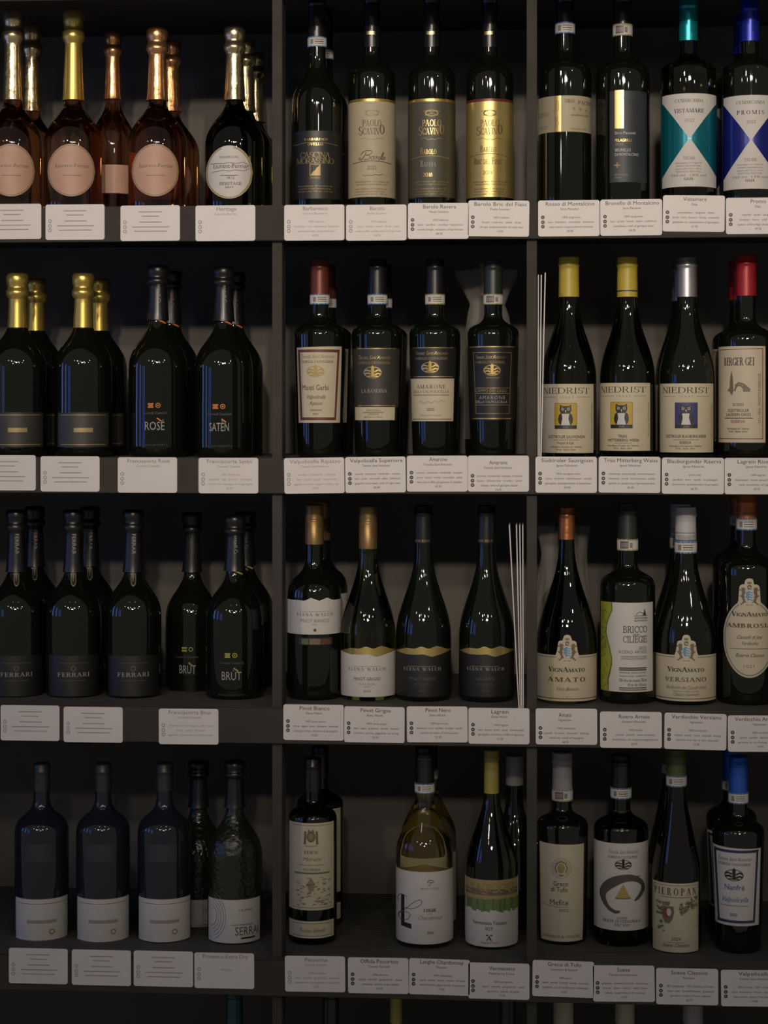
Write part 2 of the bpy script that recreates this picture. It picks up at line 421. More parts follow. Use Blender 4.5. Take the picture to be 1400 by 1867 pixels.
class Print:
    """flat print: coloured faces laid on a surface by a function f(x, y)"""
    def __init__(s): s.v, s.f, s.m, s.names = [], [], [], []
    def mi(s, ink):
        if ink not in s.names: s.names.append(ink)
        return s.names.index(ink)
    def poly(s, pts, ink):
        b = len(s.v); s.v += pts; s.f.append(tuple(range(b, b + len(pts)))); s.m.append(s.mi(ink))
    def grid(s, f, x0, x1, y0, y1, ink, n=8):
        for i in range(n):
            xa, xb = x0 + (x1 - x0) * i / n, x0 + (x1 - x0) * (i + 1) / n
            s.poly([f(xa, y0), f(xb, y0), f(xb, y1), f(xa, y1)], ink)
    def sliced(s, f, pts, ink, step=2.6):
        # cut the outline into narrow upright slices so that it follows the curved body
        def clip(q, x, keep_right):
            out = []
            for i in range(len(q)):
                a, b = q[i - 1], q[i]; ia, ib = (a[0] >= x) == keep_right, (b[0] >= x) == keep_right
                if ia != ib:
                    t = (x - a[0]) / (b[0] - a[0]); out.append((x, a[1] + t * (b[1] - a[1])))
                if ib: out.append(b)
            return out
        x0, x1 = min(p[0] for p in pts), max(p[0] for p in pts); n = max(1, math.ceil((x1 - x0) / step))
        for i in range(n):
            q = pts
            if i > 0: q = clip(q, x0 + (x1 - x0) * i / n, True)
            if i < n - 1 and len(q) > 2: q = clip(q, x0 + (x1 - x0) * (i + 1) / n, False)
            if len(q) > 2: s.poly([f(*a) for a in q], ink)
    def ring(s, f, cx, cy, rx, ry, inner, ink, n=20, a0=0, a1=360):
        for i in range(n):
            q = []
            for a, k in ((i, 1), (i + 1, 1), (i + 1, inner), (i, inner)):
                t = math.radians(a0 + (a1 - a0) * a / n); q.append(f(cx + rx * k * math.cos(t), cy + ry * k * math.sin(t)))
            s.poly(q, ink)
    def strip(s, f, pts, w, ink):
        P2, W2 = [], []
        for i in range(len(pts) - 1):
            n = max(1, int(abs(pts[i + 1][0] - pts[i][0]) / 2.6)); wl = w if isinstance(w, (list, tuple)) else [w] * len(pts)
            for j in range(n):
                t = j / n; P2.append((pts[i][0] + (pts[i + 1][0] - pts[i][0]) * t, pts[i][1] + (pts[i + 1][1] - pts[i][1]) * t)); W2.append(wl[i] + (wl[i + 1] - wl[i]) * t)
        P2.append(pts[-1]); W2.append(wl[-1]); pts, w = P2, W2
        N = []
        for i in range(len(pts)):
            (xa, ya), (xb, yb) = pts[max(0, i - 1)], pts[min(len(pts) - 1, i + 1)]
            L = math.hypot(xb - xa, yb - ya) or 1; N.append((-(yb - ya) / L / 2, (xb - xa) / L / 2))
        for i in range(len(pts) - 1):
            (xa, ya), (xb, yb), wa, wb, (na, ma), (nb, mb) = pts[i], pts[i + 1], w[i], w[i + 1], N[i], N[i + 1]
            m = max(1, math.ceil(max(wa, wb) / 3))
            for j in range(m):
                u, v = -1 + 2 * j / m, -1 + 2 * (j + 1) / m
                s.poly([f(xa + u * na * wa, ya + u * ma * wa), f(xb + u * nb * wb, yb + u * mb * wb), f(xb + v * nb * wb, yb + v * mb * wb), f(xa + v * na * wa, ya + v * ma * wa)], ink)
    def text(s, f, txt, xc, yb, h, ink, w=None, bot=None, rpx=None, **kw):
        V, Fc, tw = layout(txt, **kw)
        if not V: return
        m = s.mi(ink); b = len(s.v)
        if bot and w:       # fit to the visible width on the curved body
            a0, a1 = bot.phi(xc - w / 2, rpx), bot.phi(xc + w / 2, rpx); R = rpx or bot.R
            for x, y in V: s.v.append(f(bot.cx + R * math.sin(a0 + (a1 - a0) * x / tw), yb - y * h))
        else:
            sc = (w / tw) if w else h
            for x, y in V: s.v.append(f(xc + (x - tw / 2) * sc, yb - y * h))
        for q in Fc: s.f.append(tuple(b + i for i in q)); s.m.append(m)
    def add(s, p, f, bot=None, rpx=None):
        k = p[0]
        if k == 't':
            _, txt, xc, yb, h, w, ink = p[:7]; kw = p[7] if len(p) > 7 else {}
            s.text(f, txt, xc, yb, h, ink, w, bot, rpx, **kw)
        elif k == 'v':      # vertical text reading downwards (or upwards)
            _, txt, x, y0, y1, h, ink, down = p
            V, Fc, tw = layout(txt); b = len(s.v); m = s.mi(ink)
            for a, c in V: s.v.append(f(x - h / 2 + c * h, y0 + (y1 - y0) * a / tw) if down else f(x + h / 2 - c * h, y1 - (y1 - y0) * a / tw))
            for q in Fc: s.f.append(tuple(b + i for i in q)); s.m.append(m)
        elif k == 'r': s.grid(f, p[1], p[2], p[3], p[4], p[5], max(1, int(abs(p[2] - p[1]) / 2.4)))
        elif k == 'p': s.sliced(f, p[1], p[2])
        elif k == 'l': s.strip(f, p[1], p[2], p[3])
        elif k == 'o':
            if len(p) > 6 or p[3] < 4: s.ring(f, p[1], p[2], p[3], p[4], p[6] if len(p) > 6 else 0.0, p[5], 24)
            else: s.sliced(f, [(p[1] + p[3] * math.cos(i * math.pi / 14), p[2] + p[4] * math.sin(i * math.pi / 14)) for i in range(28)], p[5])
        elif k == 'a': s.ring(f, p[1], p[2], p[3], p[4], p[5], p[6], 16 if p[3] < 10 else 44, p[7], p[8])
    def build(s, name, parent):
        if not s.f: return
        mesh(name, s.v, s.f, [INK[n] for n in s.names], parent, mi=s.m)

def copies(bt, n, notes, group=None, dY=0.097):
    """the bottles standing behind the front one: same kind, one row deeper each"""
    for i in range(n):
        r = bt.root.copy(); COL.objects.link(r); r.location.y += dY * (i + 1)
        r['label'] = notes[i]
        if group: r['group'] = group
        for ch in list(bt.root.children):
            c = ch.copy(); COL.objects.link(c); c.parent = r
            for g in ch.children:
                d = g.copy(); COL.objects.link(d); d.parent = c
SF = dict(font='serif'); SC = dict(font='smallcaps'); SCR = dict(shear=0.5, thin=0.009, track=-0.03)
def bold(T=.2, **k): return dict(font='serif', T=T, t=.06, **k)

# ------------------------------------------------------------------ the setting
def struct(o): o['kind'] = 'structure'; return o
XL, XR = -1.35, 0.95
struct(box('wall_back', XL - .4, XR + .4, 0.40, 0.45, -1.60, 1.10, 'wall_paint'))
struct(box('floor', XL - .4, XR + .4, -0.6, 0.40, -1.64, -1.60, 'floor_stone'))
unit = bpy.data.objects.new('wine_shelving', None); COL.objects.link(unit); unit.location = (0, 0.2, -1.6)
tag(unit, 'tall dark wine shelving with slim uprights, filled with bottles on every level', 'shelving')
def under(o):
    o.parent = unit; o.location = -Vector(unit.location); return o
for z in SHELF + [0.645]:
    under(box('shelf_board', XL, XR, 0.008, 0.398, z - 0.022, z, 'shelf_wood', bev=.001))
    under(box('ticket_rail', XL, XR, 0.0, 0.0075, z - 0.049, z + 0.001, 'rail_metal', bev=.0008))
for px in (505.5, 969.5):
    x = xat(px, 0.012); under(box('upright_post', x - .0072, x + .0072, 0.010, 0.050, -1.60, 0.95, 'post_metal', bev=.001))
for x in (XL - .01, XR + .01): under(box('side_panel', x - .01, x + .01, 0.0, 0.40, -1.60, 0.95, 'shelf_wood', bev=.001))

# ------------------------------------------------------------------ price cards
CS = 1308.0        # card pixels per metre
def card(row, xc, yc, tilt, label, title=None, maker=None, lines=(), price=None, w=112, h=66, ty=10, tx=56, dim=False):
    X = xat(xc, 0.0); dep = depth(X, 0); Z = (HORIZON - yc) * dep / F
    wm, hm = 0.0856, 0.0505
    bm = bmesh.new(); pts = []
    r = 0.0032
    for cx, cz, a0 in ((wm / 2 - r, hm / 2 - r, 0), (-wm / 2 + r, hm / 2 - r, 90), (-wm / 2 + r, -hm / 2 + r, 180), (wm / 2 - r, -hm / 2 + r, 270)):
        for i in range(5):
            a = math.radians(a0 + 90 * i / 4); pts.append((cx + r * math.cos(a), cz + r * math.sin(a)))
    n = len(pts)
    vs = [(x, -0.0011, z) for x, z in pts] + [(x, -0.0001, z) for x, z in pts]
    fs = [tuple(range(n - 1, -1, -1)), tuple(range(n, 2 * n))] + [(i, (i + 1) % n, n + (i + 1) % n, n + i) for i in range(n)]
    o = mesh('price_card', vs, fs, 'paper_card')
    o.location = (X, 0, Z); o.rotation_euler = (0, -math.radians(tilt), 0)
    tag(o, label, 'price card', 'price cards on the shelf edges')
    lay = [0]; f = lambda x, y: ((x - 56) / CS, -0.00125 - lay[0] * 2e-5, (33 - y) / CS)
    tx = min(tx, 108 - min(98, len(title or '') * 4.75) / 2)
    P = Print(); a, b, c = ('grey', 'faint', 'faint') if dim else ('black', 'soft', 'soft')
    for y in (31, 40, 48):
        P.ring(f, 8.5, y + ty - 10, 3.4, 3.4, 0.0, a, 18)
        lay[0] = 1
        P.ring(f, 8.5, y + ty - 10, 1.5, 1.5, 0.0, 'faint', 8) if not dim else P.ring(f, 8.5, y + ty - 10, 2.4, 2.4, 0, 'white', 10)
        lay[0] = 0
    if not title:
        for y, x0, x1 in ((12, 34, 78), (20, 40, 72), (31, 36, 78), (40, 22, 92), (48, 26, 88)): P.grid(f, x0, x1, y - .9, y + .9, 'faint', 1)
    if title: P.text(f, title, tx, ty, 6.9, a, min(98, len(title) * 4.75))
    if maker: P.text(f, maker, tx - 1, ty + 8, 4.1, b, min(80, len(maker) * 2.75))
    for i, t in enumerate(lines): P.text(f, t, tx + 2, ty + 23 + 8.7 * i, 3.6, c, min(84, len(t) * 2.3))
    if price: P.text(f, price, tx, ty + 48.5, 3.9, c, 12)
    P.build('card_print', o)
T1 = 'kers · rozen · teer · drop · tabak'
CARDS = [
 (0, 22, 404, 0, 'leftmost white price card on the top rail', None, None, (), None, True),
 (0, 137, 405, 0, 'white price card on the top rail, second from the left edge', None, None, (), None, True),
 (0, 274, 407, 0, 'white price card below the pink round label beside the white one', None, None, (), None, True),
 (0, 411, 407, 0, 'white price card below the round white sparkling wine label', 'Heritage', 'Laurent-Perrier', (), None, True),
 (0, 573, 406, 0, 'price card titled Barbaresco below the dark bottle with gold lettering', 'Barbaresco', 'Cascina Morassino', ('100% nebbiolo', 'frambozen · roos · sinaasappel · balsamico', 'paddenstoelen of gerijpte kaas'), '44.95', True),
 (0, 686, 406, 0, 'price card titled Barolo below the tall cream label', 'Barolo', 'Paolo Scavino', ('100% nebbiolo', 'kers · tabak · viool · drop · teer', 'wild, truffel, paddenstoel of rijpe kaas'), '54.95', True),
 (0, 799, 403, -.3, 'price card below the tall olive label with gold lettering', 'Barolo Ravera', 'Paolo Scavino', ('100% nebbiolo', 'kers · aardbei · viooltje · balsamico', 'risotto funghi, ossobuco of harde kaas'), '89.95'),
 (0, 909, 398.5, -.9, 'price card below the tall gold label, slightly raised', 'Barolo Bric del Fiasc', 'Paolo Scavino', ('100% nebbiolo', 'braam · rode bes · tabak · drop', 'rib-eye, paddenstoelen of oude kaas'), '114.95', False, 67),
 (0, 1037, 398, .1, 'price card titled Rosso di Montalcino, first right of the bright post', 'Rosso di Montalcino', 'Siro Pacenti', ('100% sangiovese', 'kers · framboos · chocolade · balsamico', 'charcuterie of geroosterd rundvlees'), '39.95'),
 (0, 1150.5, 396.5, .2, 'price card titled Brunello di Montalcino', 'Brunello di Montalcino', 'Siro Pacenti', ('100% sangiovese', 'kers · pruim · braam · tabak · cederhout', 'rundvlees, wild of gerijpte kaas'), '64.95'),
 (0, 1264.5, 389.5, -.9, 'price card below the teal hourglass label, mounted higher than its neighbours', 'Vistamare', 'Gaja', ('vermentino · viognier · fiano', 'perzik · citrus · bloesem · honing · rozemarijn', 'gebakken vis, zeevruchten of gevogelte'), '57.95'),
 (0, 1380, 393.5, 0, 'price card below the royal blue hourglass label', 'Promis', 'Gaja', ('merlot · syrah · sangiovese', 'bosbes · kers · olijf · vanille', "pasta's of kruidige vleesgerechten"), '49.95'),
 (1, 12, 862, 0, 'leftmost white price card on the second rail from the top', None, None, (), None, True),
 (1, 128, 864, 0, 'white price card on the second rail, second from the left edge', None, None, (), None, True),
 (1, 269, 866, 0, 'price card titled Franciacorta Rosé', 'Franciacorta Rosé', 'Contadi Castaldi', (), None, True),
 (1, 416.5, 867, 0, 'price card titled Franciacorta Satèn', 'Franciacorta Satèn', 'Contadi Castaldi', ('100% chardonnay', 'amandel · vijg · brioche · meringue', 'risotto met asperges, vis of gevogelte'), '34.95', True),
 (1, 573, 867, .9, 'price card titled Valpolicella Ripasso', 'Valpolicella Ripasso', 'Tenuta Sant’Antonio', ('corvina · rondinella · croatina', 'kers · pruim · peper · cederhout', 'gegrild rundvlees, lasagne of pasta ragu'), '19.95', True),
 (1, 684.5, 865.5, .8, 'price card titled Valpolicella Superiore', 'Valpolicella Superiore', 'Tenuta Sant’Antonio', ('corvina · corvinone · rondinella · croatina', 'kers · pruim · chocolade · tabak · cederhout', 'gegrild rood vlees, wild of rijpe kaas'), '29.95'),
 (1, 797, 863.5, .2, 'price card titled Amarone below the half black, half cream label', 'Amarone', 'Tenuta Sant’Antonio', ('corvina · corvinone · rondinella · croatina', 'pruim · braam · vanille · chocolade · tabak', 'vlees met truffel, gorgonzola of cheddar'), '43.95'),
 (1, 908.5, 863.5, .1, 'price card titled Amarone beside the right post', 'Amarone', 'Tenuta Sant’Antonio', ('corvina, rondinella, oseleta, croatina', 'braam · blauwe bes · kruiden · tabak', 'ribeye, wild of gerijpte kazen'), '74.95', False, 56, 16),
 (1, 1032, 865.5, 0, 'price card titled Südtiroler Sauvignon', 'Südtiroler Sauvignon', 'Ignaz Niedrist', ('100% sauvignon blanc', 'citrus · kruisbes · vlierbloesem · perzik', 'gevogelte, pastagerechten of geitenkaas'), '27.95'),
 (1, 1147.5, 865.5, -.3, 'price card titled Mitterberg Weiss below the middle owl label', 'Trias Mitterberg Weiss', 'Ignaz Niedrist', ('chardonnay · petit manseng · incrocio manzoni', 'kweepeer · perzik · witte bloemen · vanille', 'gegrilde vis, gerijpte kaas of geroosterd vlees'), '35.95'),
 (1, 1263, 867.5, -.3, 'price card titled Blauburgunder Riserva', 'Blauburgunder Riserva', 'Ignaz Niedrist', ('pinot noir', 'aardbei · kers · aards · kruidnagel', 'charcuterie, paddenstoelen of gevogelte'), '46.95'),
 (1, 1377.5, 868, 0, 'price card titled Lagrein Riserva, cut by the right edge', 'Lagrein Riserva', 'Ignaz Niedrist', ('100% lagrein', 'bosbessen · zoete specerijen · tabak', 'wild, stoofvlees of rijpe kaas'), '39.95'),
 (2, 55, 1318, 0, 'leftmost white price card on the third rail from the top', None, None, (), None, True),
 (2, 170, 1321, 0, 'white price card on the third rail, second from the left edge', None, None, (), None, True),
 (2, 344, 1324.5, .2, 'price card titled Franciacorta Brut', 'Franciacorta Brut', 'Contadi Castaldi', ('chardonnay · pinot bianco · pinot nero', 'citrus · appel · bloesem', 'aperitief, gefrituurde vis of charcuterie'), None, True),
 (2, 571.5, 1317, -.1, 'price card titled Pinot Bianco', 'Pinot Bianco', 'Elena Walch', ('100% pinot bianco', 'citrus · appel · peer · bloesem · amandel', 'voorgerechten, witvlees of gevogelte'), '19.95'),
 (2, 682.5, 1321, -.3, 'price card titled Pinot Grigio', 'Pinot Grigio', 'Elena Walch', ('100% pinot grigio', 'peer · appel · grapefruit · citroen · bloesem', 'risotto, quiche, gegrilde vis of kip'), '20.95'),
 (2, 797, 1320.5, .5, 'price card titled Pinot Nero', 'Pinot Nero', 'Elena Walch', ('100% pinot noir', 'framboos · kers · aardbei · kruiden · vanille', 'vitello tonnato of charcuterie'), '23.95'),
 (2, 909.5, 1323.5, .1, 'price card titled Lagrein beside the right post', 'Lagrein', 'Elena Walch', ('100% lagrein', 'kers · braam · pruim · cacao · zwarte peper', 'gevogelte, rood vlees, truffel of rijpe kaas'), '21.95'),
 (2, 1032.5, 1324.5, .2, 'price card below the cream label with the crest, first right of the post', 'Amato', 'Vignamato', ('100% verdicchio', 'perzik · kruiden · amandel · honing', 'witte vis, eend of haargras'), '44.95', False, 54, 15),
 (2, 1150, 1330.5, .2, 'price card titled Roero Arneis', 'Roero Arneis', 'Giovanni Almondo', ('100% arneis', 'ananas · perzik · witte bloesem', 'bruschetta, vis- of groentegerechten'), '26.95', False, 62, 12),
 (2, 1267.5, 1333.5, -.7, 'price card below the white-capped crest bottle, tilted clockwise', 'Verdicchio Versiano', 'Vignamato', ('100% verdicchio', 'meloen · perzik · citrus · amandel · honing', "pasta's met vis of een rijsttafel"), '17.95'),
 (2, 1383.5, 1337.5, .5, 'price card below the oval label, cut by the right edge', 'Verdicchio Ambrosia', 'Vignamato', ('100% verdicchio', 'appel · perzik · abrikoos · honing', 'gerookte vis, vis of pittige vleesgerechten'), '24.95'),
 (3, 70, 1761, 0, 'leftmost grey-looking price card on the lowest rail', None, None, (), None, True),
 (3, 185, 1764, 0, 'grey-looking price card on the lowest rail, second from the left edge', None, None, (), None, True),
 (3, 298, 1766, 0, 'grey-looking price card on the lowest rail, third from the left edge', None, None, (), None, True),
 (3, 409, 1769.5, .3, 'price card titled Prosecco Extra Dry', 'Prosecco Extra Dry', None, ('100% glera',), None, True),
 (3, 574.5, 1775.5, .6, 'price card titled Passerina', 'Passerina', 'Tenuta Spinelli', ('100% passerina', 'peer · ananas · grapefruit · amandel', 'zeevruchten, vis of gebakken schaaldier'), '14.95', True),
 (3, 689.5, 1778.5, .4, 'price card titled Offida Pecorino below the empty gap', 'Offida Pecorino', 'Tenuta Spinelli', ('100% pecorino', 'appel · perzik · grapefruit · zeste', 'antipasti, zeevis of gevogelte'), '16.95'),
 (3, 801, 1781, -.6, 'price card titled Langhe Chardonnay', 'Langhe Chardonnay', 'Moscone', ('100% chardonnay', 'appel · ananas · perzik · citroen · bloesem', 'zeevruchten, gegrilde vis of antipasti'), '17.95', False, 60, 9),
 (3, 909.5, 1788.5, -.1, 'price card titled Vermentino', 'Vermentino', 'Fattoria La Torre', ('100% vermentino', 'appel · perzik · grapefruit · peer', 'aperitivo, salade of pasta'), '17.95', False, 62, 13),
 (3, 1026.5, 1784.5, -.7, 'price card titled Greco di Tufo, standing higher and tilted', 'Greco di Tufo', 'Canonico & Santoli', ('100% greco', 'appel · perzik · honing · vanille · amandel', 'spaghetti, vis of mediterraan zeebanket'), '14.95'),
 (3, 1137, 1793, .9, 'price card titled Soave below the black brush-stroke label', 'Soave', 'Tenuta Sant’Antonio', ('garganega · trebbiano di Soave · chardonnay', 'perzik · peer · citrus · witte thee', 'salade, visgerechten of witvlees'), '14.95', False, 56, 11),
 (3, 1252.5, 1798.5, .2, 'price card titled Soave Classico', 'Soave Classico', 'Pieropan', ('85% garganega · 15% trebbiano di Soave', 'appel · peer · amandelbloesem · grapefruit', "gamba's, sushi of frisse salades"), '20.95', False, 60, 11),
 (3, 1371, 1801.5, .8, 'price card titled Valpolicella, cut by the right edge of the lowest rail', 'Valpolicella', 'Tenuta Sant’Antonio', ('70% corvina · 30% rondinella', 'kers · framboos · braam · drop · kruid', 'charcuterie, pizza of bij rauwe ham'), '17.95', False, 60, 10),
]
for c in CARDS:
    row, xc, yc, tilt, lab, ti, mk, ln, pr = c[:9]
    card(row, xc, yc, tilt, lab, ti, mk, ln, pr, dim=(c[9] if len(c) > 9 else False), tx=(c[10] if len(c) > 10 else 58), ty=(c[11] if len(c) > 11 else 10))
# ------------------------------------------------------------------ emblems (flat print)
def castle(cx, cy, w, ink, ink2=None):
    h = w * .62; ink2 = ink2 or ink
    return [('o', cx, cy, w / 2, h / 2, ink, .90), ('r', cx - w * .08, cx + w * .08, cy - h * .40, cy + h * .38, ink2), ('p', [(cx - w * .12, cy - h * .38), (cx + w * .12, cy - h * .38), (cx, cy - h * .64)], ink2),
            ('l', [(cx - w * .46, cy - h * .12), (cx - w * .3, cy - h * .2), (cx - w * .1, cy - h * .1)], w * .08, ink), ('l', [(cx + w * .1, cy - h * .05), (cx + w * .3, cy - h * .22), (cx + w * .44, cy - h * .1)], w * .08, ink),
            ('l', [(cx - w * .47, cy + h * .12), (cx - w * .25, cy + h * .06), (cx - w * .1, cy + h * .14)], w * .10, ink), ('l', [(cx + w * .1, cy + h * .2), (cx + w * .3, cy + h * .08), (cx + w * .42, cy + h * .14)], w * .09, ink),
            ('l', [(cx - w * .3, cy + h * .34), (cx, cy + h * .30), (cx + w * .3, cy + h * .36)], w * .06, ink)]
def estate(cx, y, w, ink, ink2=None):
    return [('t', 'Tenuta Sant’Antonio', cx, y, 7.0, w, ink, SCR), ('t', 'FAMIGLIA CASTAGNEDI', cx, y + 8.5, 4.6, w * .96, ink2 or ink, SF)]
def owl(x0, x1, y0, y1, back, year):
    w, h = x1 - x0, y1 - y0
    g = lambda *q: [(x0 + a * w, y0 + b * h) for a, b in q]
    return [('r', x0, x1, y0, y1, 'black'), ('r', x0 + w * .015, x1 - w * .015, y0 + h * .012, y1 - h * .14, back),
            ('p', g((.24, .06), (.36, .12), (.62, .12), (.74, .06), (.76, .28), (.68, .41), (.30, .41), (.22, .28)), 'black'),
            ('p', g((.30, .38), (.20, .45), (.155, .60), (.17, .75), (.26, .86), (.32, .86), (.36, .60)), 'black'), ('p', g((.68, .38), (.78, .45), (.825, .60), (.81, .75), (.72, .86), (.66, .86), (.62, .60)), 'black'),
            ('p', g((.32, .42), (.64, .42), (.62, .60), (.70, .86), (.28, .86), (.35, .60)), 'white'),
            ('a', x0 + .355 * w, y0 + .24 * h, w * .06, w * .06, .6, 'white', 0, 360), ('a', x0 + .62 * w, y0 + .24 * h, w * .06, w * .06, .6, 'white', 0, 360),
            ('p', g((.46, .28), (.52, .28), (.51, .36), (.49, .37)), 'white'), ('l', g((.28, .14), (.38, .2), (.44, .2)), w * .02, 'pale'), ('l', g((.70, .14), (.60, .2), (.54, .2)), w * .02, 'pale'),
            ('t', year, (x0 + x1) / 2, y1 - h * .03, h * .085, w * .26, 'pale', SF)]
def crest(cx, cy, w):
    """coat of arms: crowned helmet, two lions, a blue wavy shield; cy is the middle of the shield"""
    q = [('p', [(cx - w * .20, cy - w * .25), (cx, cy - w * .34), (cx + w * .20, cy - w * .25), (cx + w * .21, cy + w * .08), (cx + w * .12, cy + w * .26), (cx, cy + w * .34), (cx - w * .12, cy + w * .26), (cx - w * .21, cy + w * .08)], 'white')]
    q.append(('p', [(cx - w * .18, cy - w * .22), (cx + w * .0, cy - w * .31), (cx - w * .02, cy + w * .30), (cx - w * .10, cy + w * .22), (cx - w * .19, cy + w * .06)], 'sky'))
    for i in range(4):
        y = cy - w * .20 + i * w * .13
        q.append(('l', [(cx - w * .04, y), (cx + w * .04, y - w * .03), (cx + w * .10, y + w * .02), (cx + w * .17, y)], w * .065, 'sky'))
    q += [('p', [(cx - w * .09, cy - w * .36), (cx - w * .12, cy - w * .55), (cx, cy - w * .62), (cx + w * .12, cy - w * .55), (cx + w * .09, cy - w * .36)], 'umber'), ('l', [(cx - w * .05, cy - w * .5), (cx + w * .07, cy - w * .42)], w * .05, 'cream'),
          ('p', [(cx - w * .10, cy - w * .66), (cx - w * .13, cy - w * .80), (cx - w * .05, cy - w * .73), (cx, cy - w * .82), (cx + w * .05, cy - w * .73), (cx + w * .13, cy - w * .80), (cx + w * .10, cy - w * .66)], 'umber')]
    for s in (-1, 1):
        q.append(('l', [(cx + s * w * .34, cy - w * .46), (cx + s * w * .30, cy - w * .20), (cx + s * w * .36, cy + w * .02), (cx + s * w * .26, cy + w * .26), (cx + s * w * .36, cy + w * .40)], [w * .16, w * .18, w * .13, w * .12, w * .08], 'umber'))
        for a, b, c, d in ((.36, -.44, .20, -.36), (.36, -.25, .22, -.14), (.34, -.02, .22, .06), (.30, .26, .17, .33), (.42, -.30, .50, -.36), (.42, .02, .48, -.04)):
            q.append(('l', [(cx + s * w * a, cy + w * b), (cx + s * w * c, cy + w * d)], w * .055, 'umber'))
        q.append(('o', cx + s * w * .42, cy + w * .43, w * .045, w * .04, 'umber'))
    q.append(('t', 'DAL 1953', cx, cy + w * .50, w * .055, w * .36, 'soft'))
    return q
def crest_outline(cx, cy, w, ybase, n=40):
    """top edge of a label that rises around the coat of arms"""
    L = []
    for x, y in ((-.60, 0), (-.56, -.05), (-.54, -.30), (-.50, -.52), (-.36, -.62), (-.22, -.60), (-.22, -.80), (-.14, -.90), (0, -.93)):
        L.append((cx + x * w, cy + y * w if x > -.6 else ybase))
    L[1] = (cx - .54 * w, min(ybase, cy - .05 * w))
    R_ = [(2 * cx - x, y) for x, y in L[::-1]]
    return L + R_[1:]
def smooth(P, n=5):
    out = []
    for i in range(len(P) - 1):
        a, b, c, d = P[max(0, i - 1)], P[i], P[i + 1], P[min(len(P) - 1, i + 2)]
        for j in range(n):
            t = j / n; out.append(tuple(.5 * (2 * b[k] + (c[k] - a[k]) * t + (2 * a[k] - 5 * b[k] + 4 * c[k] - d[k]) * t * t + (3 * b[k] - a[k] - 3 * c[k] + d[k]) * t ** 3) for k in range(len(b))))
    out.append(tuple(P[-1])); return out
def fine(cx, y, w, n, ink, step=6.0, h=3.0, words=None):
    words = words or ['imbottigliato all’origine da', 'Denominazione di Origine Controllata e Garantita', 'contiene solfiti 750 ml · 14% vol', 'PRODOTTO IN ITALIA · PRODUCT OF ITALY']
    return [('t', words[i % len(words)], cx, y + i * step, h, w * (1 - .08 * (i % 2)), ink) for i in range(n)]

# ================================================================== ROW 1 (top)
def champagne(row, cx, top, note, paper, foil, glass, lx, ly=(265, 362), R=54, Y=.12, prints=(), rx=42):
    b = Bottle(row, cx, top, R, 268, 176, 15.5, note, glass, 'champagne', Y, name='sparkling_wine_bottle', cat='wine bottle', group='sparkling wines on the top shelf')
    b.capsule(foil, 184, 'champagne')
    y0, y1 = ly; ym = (y0 + y1) / 2; ry = (y1 - y0) / 2
    tp = [(lx + rx * math.sin(math.radians(a)), ym - ry * math.cos(math.radians(a))) for a in range(-90, 91, 6)]
    bt = [(x, 2 * ym - y) for x, y in tp]
    b.label(lx - rx, lx + rx, tp, bt, paper, prints, cols=36)
    return b
lx = 418
b = champagne(0, 428, 50, 'sparkling wine bottle with round white label and crinkled pale gold foil', 'paper_white', 'foil_gold', 'glass_dark_olive', lx, prints=[
    ('a', lx, 313.5, 41, 47.5, .93, 'ochre', -80, 60), ('a', lx, 313.5, 41, 47.5, .95, 'ochre', 60, 250), ('t', 'CHAMPAGNE', lx, 288, 3.6, 34, 'soft', SF), ('t', 'Laurent-Perrier', lx + 3, 306, 7.5, 62, 'soft', bold(.2)),
    ('l', [(lx - 34, 297), (lx - 10, 298), (lx, 296), (lx + 14, 298), (lx + 24, 295), (lx + 34, 299), (lx + 35, 307), (lx + 26, 311), (lx + 10, 310), (lx, 312), (lx - 12, 310), (lx - 30, 313)], .8, 'soft'),
    ('r', lx - 16, lx + 16, 319, 320, 'soft'), ('t', '1812', lx + 2, 326, 4, 15, 'soft'), ('t', 'HERITAGE', lx + 3, 337, 5.2, 40, 'soft', SF), ('t', 'BRUT', lx + 1, 343, 3.4, 15, 'soft', SF)])
copies(b, 2, ['second bottle in the file behind the round white label, pale gold foil', 'third bottle in that file, its gold neck nearest the left post'], 'sparkling wines on the top shelf', .105)
for cx, top, foil, pap, note, rear in (
    (287, 52, 'foil_rosegold', 'paper_pink', 'sparkling rosé bottle with round pink label, beside the white-labelled one', 'rosé bottle standing behind the pink label beside the white one'),
    (134, 20, 'foil_goldleaf', 'paper_pink', 'sparkling rosé bottle with round pink label, second from the left edge', 'rosé bottle behind the second pink label from the left edge'),
    (24, 20, 'foil_gold', 'paper_pink', 'sparkling rosé bottle with round pink label at the left edge', 'rosé bottle behind the leftmost pink label')):
    b = champagne(0, cx, top, note, pap, foil, 'glass_rose', cx - 4, (262, 358), prints=[('a', cx - 4, 310, 41, 47, .95, 'tan', 0, 360), ('t', 'Laurent-Perrier', cx - 2, 305, 7, 60, 'umber', bold(.2)), ('r', cx - 20, cx + 14, 319, 320, 'umber')])
    if cx != 134: copies(b, 1, [rear], 'sparkling wines on the top shelf', .105)
b = Bottle(0, 206, 60, 42, 270, 178, 13, 'slim rosé bottle with copper foil between the round pink labels', 'glass_rose', 'champagne', .19, name='sparkling_wine_bottle')
b.capsule('foil_rosegold', 182, 'champagne').label(176, 234, 300, 352, 'paper_pink')

